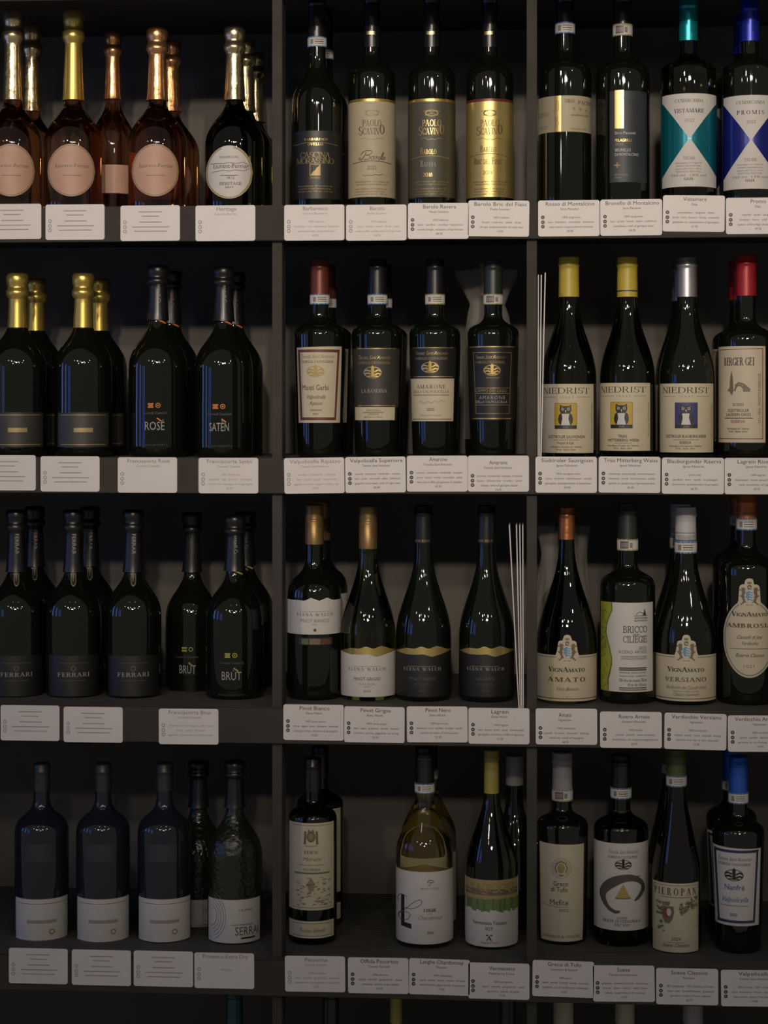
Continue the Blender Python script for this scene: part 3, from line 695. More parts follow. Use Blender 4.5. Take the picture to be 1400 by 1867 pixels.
b = Bottle(0, 578, -6, 46, 196, 105, 16.5, 'red wine bottle with black label and a gold staircase square')
b.capsule('foil_black', 72).band(69, 88)
cx = 576
b.label(524, 630, 238, 362, 'paper_black', [('t', 'BARBARESCO', cx, 256, 4.6, 42, 'gold', bold()), ('l', [(cx - 42, 263), (cx - 15, 259.5), (cx + 12, 259.5), (cx + 40, 263)], .7, 'dullgold'), ('t', 'OVELLO', cx - 1, 265, 4.6, 28, 'gold', bold()),
    ('t', 'CASCINA', cx - 1, 287, 10, 54, 'dullgold', dict(font='serif', T=.11, track=-.1)), ('t', 'MORASSINO', cx - 1, 298, 10, 66, 'dullgold', dict(font='serif', T=.11, track=-.12)),
    ('r', 565, 584, 299, 320, 'dullgold'), ('p', [(566, 300), (582, 300), (581, 303), (577, 306), (575, 310), (571, 313), (568, 317), (566, 319)], 'black'), ('t', '2018', 574, 326, 4, 19, 'dullgold', SF)] + fine(574, 340, 62, 3, 'dullgold', 5, 2.6))
copies(b, 1, ['second bottle behind the black label with the gold staircase'])

def scavino(cx, paper, ink, ink2, rim, note, names, capprint):
    b = Bottle(0, cx, -12, 43, 148, 96, 15, note)
    b.capsule('foil_black', 88).neck_print([('r', cx - 9, cx + 5, 60, 66, 'gold')])
    b.label(cx - 60, cx + 60, 179.5, 184.5, 'foil_goldleaf' if rim == 'gold' else 'foil_rust', name='label_rim', rows=1)
    pr = [('o', cx, 206, 12, 6, ink2, .8), ('l', [(cx - 15, 203), (cx - 7, 201), (cx, 205), (cx + 7, 201), (cx + 15, 203)], .8, ink2), ('l', [(cx - 12, 210), (cx, 207), (cx + 12, 210)], .8, ink2),
          ('t', 'PAOLO', cx, 230, 12, 34, ink, SF), ('t', 'S', cx - 20, 246, 16, 8, ink, SF), ('t', 'CAVIN', cx - 2, 245, 12, 29, ink, SF), ('t', 'O', cx + 18, 244, 17, 9.5, ink, dict(font='serif', T=.2)),
          ('l', [(cx - 20, 253), (cx - 12, 251), (cx - 6, 255), (cx, 253), (cx + 6, 255), (cx + 12, 251), (cx + 20, 253)], .8, ink2)]
    b.label(cx - 60, cx + 60, 184.5, 359, paper, pr + names + fine(cx, 332, 60, 2, ink2, 5, 2.8) + fine(cx - 2, 345, 56, 3, ink2, 5, 2.8), cols=36)
    return b
rule = lambda cx, y, ink: [('l', [(cx - 34, y + 3), (cx - 18, y), (cx, y - .8), (cx + 18, y), (cx + 34, y + 3)], 1.0, ink)]
scavino(678, 'paper_sand', 'brown', 'tan', 'gold', 'red wine bottle with tall cream label, dark lettering and gold rim', [('l', smooth([(667.7, 277.1), (664.6, 284.1), (659.8, 290.4), (655.9, 290.7), (655.4, 288.1), (658.3, 287.3)], 4), 1.15, 'brown'), ('l', smooth([(658.3, 281.8), (663.0, 276.6), (670.8, 274.4), (677.9, 275.5), (677.1, 279.7), (670.8, 282.3), (666.9, 282.9), (673.2, 283.4), (674.8, 287.0), (670.1, 290.4), (663.8, 290.7)], 4), 1.15, 'brown'), ('l', smooth([(681.8, 284.9), (677.9, 285.4), (675.9, 288.5), (677.1, 290.7), (680.6, 288.5), (682.5, 285.1), (681.2, 289.6), (683.1, 290.4)], 4), 1.15, 'brown'), ('l', smooth([(684.7, 285.7), (685.9, 285.1), (685.0, 290.4), (685.9, 287.0), (688.4, 285.1)], 4), 1.15, 'brown'), ('l', smooth([(691.3, 285.4), (689.1, 287.6), (689.7, 290.4), (692.2, 289.8), (693.2, 287.0), (691.6, 285.4)], 4), 1.15, 'brown'), ('l', smooth([(692.8, 289.8), (696.3, 284.1), (698.8, 278.2), (697.2, 277.9), (694.7, 285.7), (694.7, 290.1), (696.6, 289.2)], 4), 1.15, 'brown'), ('l', smooth([(698.8, 285.1), (696.9, 287.6), (697.6, 290.4), (699.8, 289.5), (700.7, 286.6), (699.1, 285.1), (701.6, 286.0)], 4), 1.15, 'brown')] + rule(678, 294, 'brown') + [('t', '2021', 678, 309, 7, 17, 'brown', SF), ('l', [(662, 318), (666, 321), (670, 319), (676, 320), (684, 318), (690, 319), (698, 317)], .7, 'brown')], 0)
scavino(787, 'paper_olive', 'gold', 'dullgold', 'gold', 'red wine bottle with tall dark olive label and gold lettering', [('t', 'Barolo', 781, 281, 12, 29, 'gold', SC)] + rule(785, 285, 'dullgold') + [('t', 'Ravera', 781, 304, 12, 28, 'pale', SC), ('t', '2018', 780, 322, 7, 17, 'gold', SF)], 0)
scavino(893, 'paper_gold', 'brown', 'umber', 'red', 'red wine bottle with tall shiny gold label and red rim', [('t', 'Barolo', 890, 277, 12, 29, 'brown', SC)] + rule(890, 281, 'umber') + [('t', 'Bric del Fiasc', 890, 299, 12, 50, 'brown', SC), ('t', '2018', 889, 318, 7, 17, 'brown', SF)], 0)

b = Bottle(0, 1030, -14, 48, 138, 92, 17, 'red wine bottle with low cream label split by a gold stripe, beside the right post')
b.capsule('foil_black', 44).band(43, 64)
b.label(970, 1090, 174, 240, 'paper_sand', [('r', 1011, 1023, 174, 240, 'gold'), ('l', [(1014, 183), (1014, 203), (1018, 202), (1019, 194), (1018, 184), (1014, 183)], .6, 'brown'), ('l', [(1014, 212), (1014, 231), (1018, 231)], .6, 'brown'), ('l', [(1018, 213), (1016, 219), (1019, 224), (1017, 229)], .6, 'brown'),
    ('t', 'SIRO', 1038, 187, 6, 18, 'soft', SF), ('t', 'PACENTI', 1065, 189, 6.4, 24, 'soft', SF), ('t', 'ALCINO', 992, 210, 7, 20, 'grey', SF), ('p', [(1043, 196), (1048, 196), (1045.5, 201)], 'tan'), ('p', [(1054, 196), (1060, 196), (1057, 202)], 'tan'), ('p', [(1065, 197), (1069, 198), (1067, 203)], 'tan'),
    ('t', 'vendemmia 2022', 1055, 211, 4, 32, 'soft', SCR), ('t', 'MONTALCINO · ITALIA', 1054, 236, 2.8, 28, 'grey')] + fine(992, 229, 16, 2, 'grey', 4, 2.4))
b = Bottle(0, 1135, -14, 49, 142, 92, 17, 'red wine bottle with slate label and an upright gold tab')
b.capsule('foil_black', 48).band(46, 68, 'bandgreen', True)
b.label(1112, 1178, 165, 332, 'paper_slate', [('r', 1121, 1137, 164, 234, 'gold'), ('l', [(1126, 170), (1132, 169), (1134, 178), (1129, 186), (1126, 187)], .7, 'dullgold'), ('l', [(1133, 208), (1129, 216), (1132, 224), (1127, 231)], .7, 'dullgold'),
    ('t', 'Siro Pacenti', 1139.5, 244.5, 5, 37, 'white', dict()), ('t', 'PELAGRILLI', 1136, 258, 5, 30, 'gold'), ('t', '2020', 1129, 265, 4.6, 15, 'pale'), ('t', 'BRUNELLO', 1135.5, 276, 5.4, 28, 'white'), ('t', 'DI MONTALCINO', 1142, 284, 5, 42, 'white'),
    ('r', 1120, 1131, 300, 302, 'ochre'), ('r', 1124.5, 1126.5, 296, 306, 'ochre'), ('t', 'MONTALCINO', 1133, 320, 3, 24, 'pale'), ('t', 'ITALIA', 1127, 325, 3, 11, 'pale')])
def hourglass(cx, top, ylab, ybot, paper, foil, capbot, word, year, note, R=50):
    b = Bottle(0, cx, top, R, 132, 98, 17, note, 'glass_black' if word == 'PROMIS' else 'glass_dark_olive')
    b.capsule(foil, capbot)
    ym = ylab + 82
    b.label(cx - 80, cx + 80, ylab + 3, ybot - 3, paper, name='label', note='coloured label between the white triangles', cols=36)
    o = cx + 2
    e = lambda s: [(o + s * 49, 0), (o + s * 36, .30), (o + s * 20, .62), (o + s * 1.0, 1.0)]
    lower = [(o - 49, ylab + 12)] + [(x, ylab + 10 + (ym - ylab - 10) * t) for x, t in e(-1)[1:]] + [(x, ylab + 10 + (ym - ylab - 10) * t) for x, t in e(1)[::-1][:-1]] + [(o + 49, ylab + 12)]
    b.label(o - 48.5, o + 47, ylab, lower, 'paper_white', [('t', 'CA’MARCANDA', o - 1, ylab + 16, 6, 50, 'soft', SF), ('t', word, o - 1, ylab + 35, 7.4, 52 if word != 'PROMIS' else 48, 'black', bold(.17, track=.05 if word != 'PROMIS' else .3)), ('t', year, o, ylab + 52, 6, 17, 'grey', SF)], off=.0006, name='label_triangle', cols=44, rows=6)
    upper = [(x, 2 * ym - y) for x, y in lower]
    b.label(o - 48.5, o + 47, upper, ybot, 'paper_white', [('t', 'TOSCANA', o - 1, ym + 39, 6, 22, 'soft', SF)] + fine(o - 2, ym + 46, 46, 4, 'grey', 5.4, 3) + [('t', '750 ml  13% vol', o - 2, ym + 69, 4, 62, 'grey'), ('t', 'GAJA', o - 2, ym + 76, 4.6, 16, 'black', bold(.22))], off=.0006, name='label_triangle', cols=44, rows=6)
    return b
hourglass(1255, -2, 170, 340, 'paper_teal', 'foil_teal', 76, 'VISTAMARE', '2022', 'wine bottle with teal capsule and white hourglass on a teal label')
b = hourglass(1367, 3, 173, 344, 'paper_blue', 'foil_blue', 77, 'PROMIS', '2021', 'wine bottle with royal blue capsule and white hourglass on a blue label')
copies(b, 1, ['second blue-capped bottle behind the blue hourglass label'])

# ================================================================== ROW 2
def castaldi(row, cx, top, word, ink, notes, ys, txtx):
    b = Bottle(row, cx, top, 53, ys + 62, ys - 32, 16, notes[0], 'glass_black', 'champagne', name='sparkling_wine_bottle', cat='wine bottle', group='sparkling wines in dark foil')
    b.capsule('foil_black', ys - 26, 'champagne')
    b.neck_print([('v', 'Contadi Castaldi', cx + 2, ys - 98, ys - 36, 5.5, 'pale', True), ('l', [(cx - 6, ys - 30), (cx + 13, ys - 20)], 3.2, ink)])
    y = ys
    x = txtx
    b.label(cx - 42, cx + 40, y + 118, y + 204, 'glass_black', [('o', x + 6, y + 129, 4.6, 4.6, ink, .7), ('o', x + 6, y + 129, 1.5, 1.5, ink), ('r', x - 12, x - 2, y + 125, y + 127.5, ink), ('r', x - 11, x - 3, y + 128, y + 130.5, ink), ('r', x - 12, x - 2, y + 131, y + 133.5, ink),
        ('t', 'Contadi Castaldi', x, y + 145, 4.5, 44, 'dim'), ('t', word, x, y + 174, 15, 36, 'pale', dict()), ('l', [(x + 4, y + 152), (x + 12, y + 158)], 2.4, ink), ('t', 'FRANCIACORTA', x, y + 203, 3.4, 46, 'dim', dict(track=.3))])
    copies(b, 1, [notes[1]], 'sparkling wines in dark foil', .105)
castaldi(1, 408, 488, 'SATÈN', 'orange', ('black sparkling bottle with orange dash, nearest the left post', 'black bottle behind the orange-dashed one nearest the left post'), 612, 400)
castaldi(1, 288, 486, 'ROSÉ', 'orange', ('black sparkling wine bottle with orange dash, second from the left post', 'black bottle behind the second orange-dashed one'), 610, 282)
for cx, note, rear in ((152, 'dark sparkling bottle with tall gold foil, second from the left edge', 'gold-foiled bottle behind the second from the left edge'), (32, 'dark sparkling bottle with tall gold foil at the left edge', 'gold-foiled bottle behind the leftmost one')):
    b = Bottle(1, cx, 500, 52, 672, 580, 16, note, 'glass_black', 'champagne', name='sparkling_wine_bottle', cat='wine bottle', group='sparkling wines in dark foil')
    b.capsule('foil_goldleaf', 624, 'champagne')
    b.label(cx - 45, cx + 45, 752, 815, 'paper_brown', [('r', cx - 40, cx + 40, 756, 757.2, 'dullgold'), ('r', cx - 40, cx + 40, 810, 811.2, 'dullgold'), ('r', cx - 17, cx + 17, 780, 788, 'dullgold')])
    copies(b, 1, [rear], 'sparkling wines in dark foil', .105)

def santantonio(cx, note, foil='foil_black', edge='bandblue', seal=False, row=1, top=474, b0=537, b1=556, sh=612, nk=572, **k):
    b = Bottle(row, cx, top, 47, sh, nk, 17, note, 'glass_black', 'bordeaux', Rb=41, **k)
    b.capsule(foil, b0 + 2).band(b0, b1, edge, seal)
    return b
b = santantonio(583, 'tapered red wine bottle with cream label framed in brown, beside the left post', 'foil_rust')
c = 578
b.label(541, 623, [(541, 633), (623, 631)], 771, 'paper_cream', [('r', 545, 618, 637, 642, 'maroon'), ('r', 545, 614, 761, 766, 'maroon'), ('l', [(545, 637), (547, 766)], 3.6, 'maroon'), ('l', [(617, 637), (613, 766)], 3.6, 'maroon')] + estate(c, 653, 62, 'tan', 'soft') + castle(c - 3, 677, 33, 'leafgold') + [('t', 'Monti Garbi', c - 3, 711, 9.5, 50, 'maroon'), ('t', 'Valpolicella', c - 3, 727, 7.5, 36, 'soft', SCR), ('t', 'Ripasso', c - 3, 738, 6, 25, 'maroon', SCR), ('t', 'Superiore', c - 3, 749, 4, 22, 'soft', SCR), ('t', '2021', c - 3, 756, 3, 12, 'soft')])
copies(b, 1, ['second bottle behind the brown-framed cream label'])
b = santantonio(688, 'tapered red wine bottle with dark label above a narrow white strip')
c = 682
b.label(643, 729, 635, 742, 'paper_brown', [('r', 652, 722, 634.5, 636, 'gold'), ('r', 650, 722, 738.5, 740, 'gold')] + estate(c, 655, 60, 'gold', 'dullgold') + castle(c - 3, 679, 34, 'gold') + [('t', 'LA BANDINA', c, 716, 6.8, 48, 'pale', SF), ('t', '2021', c, 729, 5, 15, 'dim', SF)])
b.label(644, 722, 742, 766, 'paper_cream', [('t', 'VALPOLICELLA', c - 2, 750, 3.6, 28, 'soft'), ('r', c - 22, c + 18, 751.5, 752.6, 'soft'), ('t', 'SUPERIORE', c - 2, 757, 3.2, 22, 'soft'), ('t', 'RACCOLTO A MANO', c - 2, 762, 2.8, 36, 'black')], name='lower_strip', cols=24)
copies(b, 1, ['second bottle behind the dark label with the white strip'])
b = santantonio(793, 'tapered red wine bottle with black upper and cream lower label', edge='bandgreen')
c = 787
b.label(746, 832, 633, 690, 'paper_black', [('r', 752, 826, 633, 634.3, 'gold'), ('r', 752, 826, 686, 687.2, 'gold')] + estate(c - 1, 647, 60, 'gold', 'dullgold') + castle(c - 3, 670, 33, 'gold'))
b.label(747, 829, 690, 768, 'paper_cream', [('t', 'AMARONE', c - 1, 708.5, 7.2, 55, 'brown', bold(.16, track=.12)), ('t', 'DELLA VALPOLICELLA', c - 1, 716.5, 5, 68, 'umber', SF), ('r', c - 35, c + 33, 719.5, 720.7, 'umber'), ('l', [(762, 734), (766, 730), (770, 736), (780, 732), (786, 735), (792, 731), (800, 734), (804, 729), (812, 733)], .8, 'grey'), ('t', '2020', c - 3, 749, 5, 15, 'black'), ('t', 'RACCOLTO A MANO', c - 2, 759, 3, 40, 'grey'), ('r', 749, 826, 763.5, 764.8, 'umber')], name='label_lower', cols=30)
b = santantonio(899, 'tapered red wine bottle with all-black gold-lined label, beside the right post', 'foil_mossblack', 'bandgreen', True)
c = 895
b.label(852, 945, 631, 766, 'paper_black', [('r', 856, 938, 631, 633, 'gold'), ('r', 858, 934, 762, 764, 'gold'), ('r', 862, 932, 642, 643, 'gold'), ('r', 866, 930, 753.5, 754.3, 'gold'), ('l', [(863, 642), (866, 754)], .8, 'dullgold'), ('l', [(932, 642), (930, 754)], .8, 'dullgold')] + estate(c - 2, 654, 56, 'gold', 'dullgold') + castle(c + 2, 675, 32, 'gold') + [('t', 'VERONA ITALIA', c + 3, 690, 2.8, 25, 'dullgold'),
    ('r', 867, 928, 707, 707.8, 'gold'), ('t', 'CAMPO DEI GIGLI', c, 715, 5.5, 58, 'dullgold'), ('r', 867, 928, 717, 717.8, 'dullgold'), ('t', 'AMARONE', c + 2, 728, 6.2, 49, 'pale', dict(track=.2)), ('t', 'DELLA VALPOLICELLA', c + 1, 735, 4.6, 59, 'pale'), ('r', 867, 928, 738, 738.8, 'dullgold'), ('t', '2015', c + 2, 747, 5, 14, 'dim')])

def tissue_bottle(row, cx, prof, note, capm, top, sh, nk, R, kind, Y):
    b = Bottle(row, cx, top, R, sh, nk, 15, note, 'glass_black', kind, Y, name='tissue_wrapped_bottle')
    b.capsule(capm, nk - 30)
    q = [(r / b.k, b.zz(y)) for r, y in prof]
    lathe('tissue_wrap', q, 'tissue', b.root, 60, wob=lambda a, z: 1 + (.05 + .10 * max(0, z - .17) / .1) * math.sin(5 * a + 30 * z) + .03 * math.sin(11 * a + 2))
tissue_bottle(1, 888, [(44, 800), (45, 640), (43, 610), (36, 575), (30, 556), (36, 540), (46, 518), (52, 502), (50, 494)], 'bottle wrapped in thin translucent tissue behind the all-black label', 'foil_mustard', 482, 615, 570, 40, 'bordeaux', .235)

def niedrist(cx, top, foil, lab, box_, back, year, lines, note, dark=False, ring=False):
    b = Bottle(1, cx, top, 50, 690, 540, 18.5, note, 'glass_black' if dark else 'glass_dark_olive', 'burgundy')
    b.capsule(foil, 542)
    if ring: b.neck_print([('r', cx - 18.4, cx + 18.4, 530, 532, 'navy')])
    x0, x1, y0, y1 = lab; c = (x0 + x1) / 2 - 1
    pr = [('t', 'NIEDRIST', c, y0 + 17.5, 10.8, (x1 - x0) * .86, 'black', dict(font='serif', T=.12, t=.05)), ('t', 'IGNAZ', c, y0 + 26, 4, 25, 'grey', dict(track=.9)), ('r', x0 + 6, c - 18, y0 + 23.5, y0 + 24.2, 'grey'), ('r', c + 18, x1 - 7, y0 + 23.5, y0 + 24.2, 'grey')] + owl(*box_, back, year) + lines(c, y0)
    b.label(x0, x1, y0, y1, 'paper_cream' if not dark else 'paper_cream', pr + [('v', '0,75 l e 13,5% vol - PRODOTTO IN ITALIA', x1 - 3.5, y0 + 36, y0 + 98, 2.4, 'grey', False)])
    return b
b = niedrist(1037, 470, 'foil_yellow', (987, 1081, 700, 826), (1012, 1051, 735, 782), 'yellow', '2022', lambda c, y: [('t', 'SÜDTIROLER SAUVIGNON', c, y + 99, 5.4, 65, 'black'), ('r', c - 23, c + 22, y + 101.5, y + 102.3, 'grey'), ('t', 'Porphyr & Kalk', c - 2, y + 110, 5, 29, 'soft'), ('t', 'Imbottigliato all’origine da I. Niedrist', c - 1, y + 116, 2.8, 54, 'soft'), ('t', 'Girlan · Eppan, Italien', c - 1, y + 121, 2.8, 34, 'soft')], 'white wine bottle with plain yellow capsule and yellow owl label')
niedrist(1143.5, 470, 'foil_yellow', (1092, 1184, 698, 822), (1114, 1153, 733, 781), 'yellow', '2021', lambda c, y: [('t', 'TRIAS', c - 2, y + 100, 5.4, 16, 'black'), ('t', 'MITTERBERG WEISS', c, y + 107, 5.2, 54, 'black'), ('r', c - 16, c + 15, y + 109.5, y + 110.2, 'grey'), ('t', 'Imbottigliato all’origine da I. Niedrist', c - 1, y + 115.5, 2.8, 54, 'soft'), ('t', 'Girlan · Eppan, Italien', c - 1, y + 120.5, 2.8, 33, 'soft')], 'white wine bottle with dark-ringed yellow capsule and yellow owl label', ring=True)
b = niedrist(1252, 470, 'foil_silver', (1204, 1299, 699, 825), (1231, 1271, 734, 781), 'indigo', '2020', lambda c, y: [('t', 'SÜDTIROLER BLAUBURGUNDER', c, y + 99, 5.2, 70, 'black'), ('r', c - 22, c + 22, y + 102, y + 102.8, 'grey'), ('t', 'RISERVA', c - 1, y + 110.5, 5.4, 20, 'black'), ('t', 'Imbottigliato all’origine da I. Niedrist', c - 1, y + 115.5, 2.8, 56, 'soft'), ('t', 'Girlan · Eppan, Italien', c - 1, y + 120, 2.8, 34, 'soft')], 'red wine bottle with silver capsule and indigo owl label', True)
copies(b, 1, ['second silver-capped bottle behind the indigo owl label'])
b = Bottle(1, 1360, 467, 50, 622, 578, 18.5, 'red wine bottle with red capsule and a church and bridge on its label', 'glass_black')
b.capsule('foil_red', 540)
c = 1345
b.label(1311, 1394, 631, 807, 'paper_cream', [('l', [(1313, 637), (1390, 635.5)], 1.2, 'red'), ('l', [(1389, 636), (1389, 800)], 1.2, 'red'), ('l', [(1313, 800), (1390, 800)], 1.2, 'red'), ('t', 'BERGER GEI', c + 3, 666, 14.5, 53, 'black', bold(.2)),
    ('p', [(1331, 713), (1332, 690), (1334.5, 675), (1337, 690), (1338, 713), (1335, 721)], 'umber'), ('p', [(1327, 713), (1331, 706), (1331, 713)], 'umber'), ('l', [(1340, 713), (1342, 706), (1346, 702), (1351, 703), (1355, 707), (1358, 713)], 3, 'umber'), ('l', [(1341, 704), (1347, 698), (1356, 701), (1367, 711)], 3.4, 'umber'), ('p', [(1354, 704), (1358, 701), (1367, 711), (1367, 714), (1355, 714)], 'umber'),
    ('t', '2020', c + 1, 740, 5, 20, 'black', SF), ('t', 'SÜDTIROLER', c + 2, 751, 5.4, 37, 'black'), ('t', 'LAGREIN GRIES', c + 2, 758.5, 5.4, 43, 'black'), ('r', 1323, 1372, 761.5, 763, 'soft'), ('t', 'RISERVA', c + 1, 771, 5.4, 25, 'red'), ('t', 'Imbottigliato da I. Niedrist', c + 1, 783, 3, 38, 'black'), ('t', 'Girlan · Eppan, Italien', c + 1, 788, 3, 33, 'black'), ('v', '0,75 l e 14%vol. - PRODOTTO IN ITALIA L1132', 1383, 681, 772, 4.4, 'grey', False)])
copies(b, 1, ['second red-capped bottle behind the church and bridge label'])

# ================================================================== ROW 3
castaldi(2, 428, 940, 'BRÙT', 'lime', ('black sparkling bottle with lime dash, nearest the left post', 'black bottle behind the lime-dashed one nearest the left post'), 1066, 422)
b = Bottle(2, 350, 935, 48, 1128, 1036, 14.5, 'black sparkling wine bottle with lime dash set back behind its twin', 'glass_black', 'champagne', .20, name='sparkling_wine_bottle', cat='wine bottle', group='sparkling wines in dark foil')
b.capsule('foil_black', 1042, 'champagne').neck_print([('v', 'Contadi Castaldi', 352, 968, 1024, 5, 'dim', True), ('l', [(344, 1028), (362, 1038)], 2.4, 'lime')])
b.label(310, 388, 1175, 1262, 'glass_black', [('o', 348, 1184, 4, 4, 'lime', .7), ('r', 332, 341, 1180, 1183, 'lime'), ('r', 332, 341, 1185, 1188, 'lime'), ('t', 'Contadi Castaldi', 341, 1200, 4, 40, 'dim'), ('t', 'BRÙT', 342, 1228, 15, 30, 'pale'), ('l', [(344, 1208), (350, 1213)], 2, 'lime')])
for cx, note, rear in ((243, 'black bottle with neck medallion, third from the left edge', 'bottle behind the third one from the left edge on the third shelf'), (134, 'black bottle with neck medallion, second from the left edge', 'bottle behind the second one from the left edge on the third shelf'), (30, 'black bottle with neck medallion at the left edge', 'bottle behind the leftmost one on the third shelf')):
    b = Bottle(2, cx, 930, 51, 1122, 1030, 15.5, note, 'glass_black', 'champagne', name='sparkling_wine_bottle', cat='wine bottle', group='sparkling wines in dark foil')
    b.capsule('foil_black', 1042, 'champagne').neck_print([('r', cx - 16, cx + 16, 948, 952, 'maroon'), ('r', cx - 16, cx + 16, 952.5, 955, 'indigo'), ('v', 'FERRARI', cx + 1, 972, 1012, 6, 'pale', True)])
    b.label(cx - 13, cx + 13, [(cx - 13, 1055), (cx - 9, 1042), (cx, 1037), (cx + 9, 1042), (cx + 13, 1055)], [(cx - 13, 1056), (cx - 9, 1068), (cx, 1073), (cx + 9, 1068), (cx + 13, 1056)], 'paper_black', [('a', cx, 1055, 12, 16, .88, 'dullgold', 0, 360), ('t', 'F', cx, 1062, 14, 6, 'dullgold', SF)], name='medallion', cols=14)
    b.label(cx - 44, cx + 44, 1196, 1270, 'paper_black', [('o', cx, 1219, 5, 5, 'dim', .6), ('t', 'FERRARI', cx, 1234, 7.5, 56, 'pale', bold(.16, track=.1)), ('r', cx - 26, cx + 26, 1209, 1209.8, 'dim'), ('r', cx - 22, cx + 22, 1241, 1241.8, 'dim')])
    if cx != 243: copies(b, 1, [rear], 'sparkling wines in dark foil', .105)

b = Bottle(2, 573, 920, 49, 1088, 1012, 17, 'white wine bottle with bronze screw cap and a high-set white mountain label')
b.capsule('foil_bronze', 992, 'screw')
b.label(522, 621, [(522, 1095), (548, 1095), (556, 1095.5), (567, 1090), (582, 1095.5), (596, 1090), (606, 1095), (621, 1095)], 1157, 'paper_white', [('r', 548, 604, 1115, 1115.6, 'tan'), ('t', 'ELENA WALCH', 574, 1123.5, 5.4, 64, 'soft', dict(font='serif', track=.22)), ('t', 'PINOT BIANCO', 574, 1135, 6, 52, 'grey', dict()), ('t', 'DOC', 574, 1140, 3, 10, 'grey'), ('o', 574, 1149, 2.8, 3, 'soft')], cols=50)
b.label(545, 605, 1163, 1176, 'paper_brown', [('r', 550, 562, 1165, 1175, 'moss'), ('r', 564, 584, 1165, 1175, 'umber'), ('r', 586, 602, 1165, 1175, 'maroon')], name='lower_strip')  # narrow dark strip with three coloured blocks, below the white label
copies(b, 1, ['second screw-capped bottle behind the high white mountain label'])
def walch(cx, dark, grape, note, dx=0):
    b = Bottle(2, cx, 922, 50.5, 1160, 1000, 17, note, 'glass_olive' if not dark else 'glass_black', 'burgundy')
    if dark: b.capsule('foil_black', 990).neck_print([('t', 'ELENA WALCH', cx - 2, 987, 4, 24, 'gold', SF)])
    else: b.capsule('foil_bronze', 1000, 'screw')
    o = cx - 671
    gold_top = [(622, 1189), (640, 1182), (655, 1183), (667, 1178.5), (680, 1183), (695, 1178), (710, 1184), (721, 1187)]
    low = [(622, 1190), (640, 1194), (658, 1194), (671, 1193), (686, 1198), (705, 1193), (721, 1189)]
    mv = lambda L: [(x + o, y) for x, y in L]
    b.label(cx - 49, cx + 49.5, mv(gold_top), mv(low), 'paper_gold', name='label_mountain', cols=44, rows=3, note='gold foil mountain ridge')
    i1, i2, i3 = ('pale', 'dim', 'dim') if dark else ('soft', 'soft', 'grey')
    c = cx - (2 if not dark else 2)
    b.label(cx - 49, cx + 49.5, mv(low), 1271, 'paper_black' if dark else 'paper_white', [('r', c - 26, c + 24, 1215, 1215.7, 'dullgold'), ('t', 'ELENA WALCH', c, 1223, 5.6, 66, i1, dict(font='serif', track=.22)), ('t', grape, c, 1241, 6, 48 if len(grape) > 8 else 34, i2), ('t', 'ALTO ADIGE', c, 1249, 3.2, 28, i3), ('t', 'DOC', c, 1253.5, 3, 11, i3), ('t', '2024', c, 1262, 3.6, 13, i2)], cols=44)
    return b
walch(671, False, 'PINOT GRIGIO', 'white wine bottle with bronze screw cap and a low white label under a gold ridge')
walch(772, True, 'PINOT NERO', 'red wine bottle with black label under a gold ridge, left one of the pair')
walch(887, True, 'LAGREIN', 'red wine bottle with black label under a gold ridge, right one of the pair')

def vignamato(cx, top, foil, capbot, note, word, lines, glass, R=55, paper='paper_cream'):
    b = Bottle(2, cx, top, R, 1178, capbot + 4, 15 if foil == 'foil_copper' else 19, note, glass, 'burgundy')
    b.capsule(foil, capbot)
    o = cx + 1
    base = 1195
    cr = crest_outline(o, 1189, 34, base)
    b.label(cx - 54, cx + 54, [(cx - 54, base)] + cr + [(cx + 54, base)], 1279, paper, [('r', cx - 54, o - 20, base + 3, base + 4.4, 'grey'), ('r', o + 20, cx + 54, base + 3, base + 4.4, 'grey'), ('r', cx - 54, cx + 54, 1273.5, 1275, 'umber')] + crest(o, 1189, 33) + [('t', 'VignAmato', o - 1, 1225, 8.6, 64, 'black', dict(font='smallcaps', T=.19, t=.06)), ('t', word, o - 1, 1243, 7.8, 66 if len(word) < 7 else 72, 'maroon' if len(word) < 7 else 'umber', bold(.2, track=.2 if len(word) < 7 else .08))] + lines(o - 1), cols=60)
    return b
vignamato(1033, 925, 'foil_copper', 983, 'white wine bottle with copper capsule and cream label topped by a blue crest', 'AMATO', lambda c: [('t', 'Vino Bianco', c, 1259, 6, 40, 'soft', SCR)], 'glass_dark_olive')
tissue_bottle(2, 1026, [(50, 1230), (52, 1130), (50, 1090), (44, 1050), (40, 1010), (42, 985), (46, 965), (45, 958)], 'bottle wrapped in thin translucent tissue behind the copper-capped crest bottle', 'foil_black', 955, 1120, 1030, 43, 'bordeaux', .24)
b = Bottle(2, 1144, 918, 50, 1068, 1024, 18, 'white wine bottle with a yellow-green map strip along its white label', 'glass_black')
b.capsule('foil_mossblack', 984).band(982, 1003, 'bandgreen', True)
wave = [(1116, 1099), (1117, 1112), (1112, 1125), (1107, 1140), (1106, 1155), (1109, 1170), (1113, 1185), (1116, 1200), (1116, 1212), (1113, 1228), (1110, 1240), (1110, 1261)]
mp = []
for (xa, ya), (xb, yb) in zip(wave, wave[1:]): mp.append(('p', [(1096.5, ya), (xa, ya), (xb, yb), (1096.5, yb)], 'lime'))
mp += [('l', wave, 1.6, 'moss'), ('l', [(1116, 1208), (1114, 1222), (1110, 1236), (1109, 1250)], 1.6, 'red')]
for i in range(26):
    x, y = 1099 + random.random() * 8, 1104 + random.random() * 150; a = random.random() * 3
    mp.append(('l', [(x, y), (x + 4 * math.cos(a), y + 6 * math.sin(a)), (x + 7 * math.cos(a + .6), y + 8 * math.sin(a + .6))], .7, 'moss'))
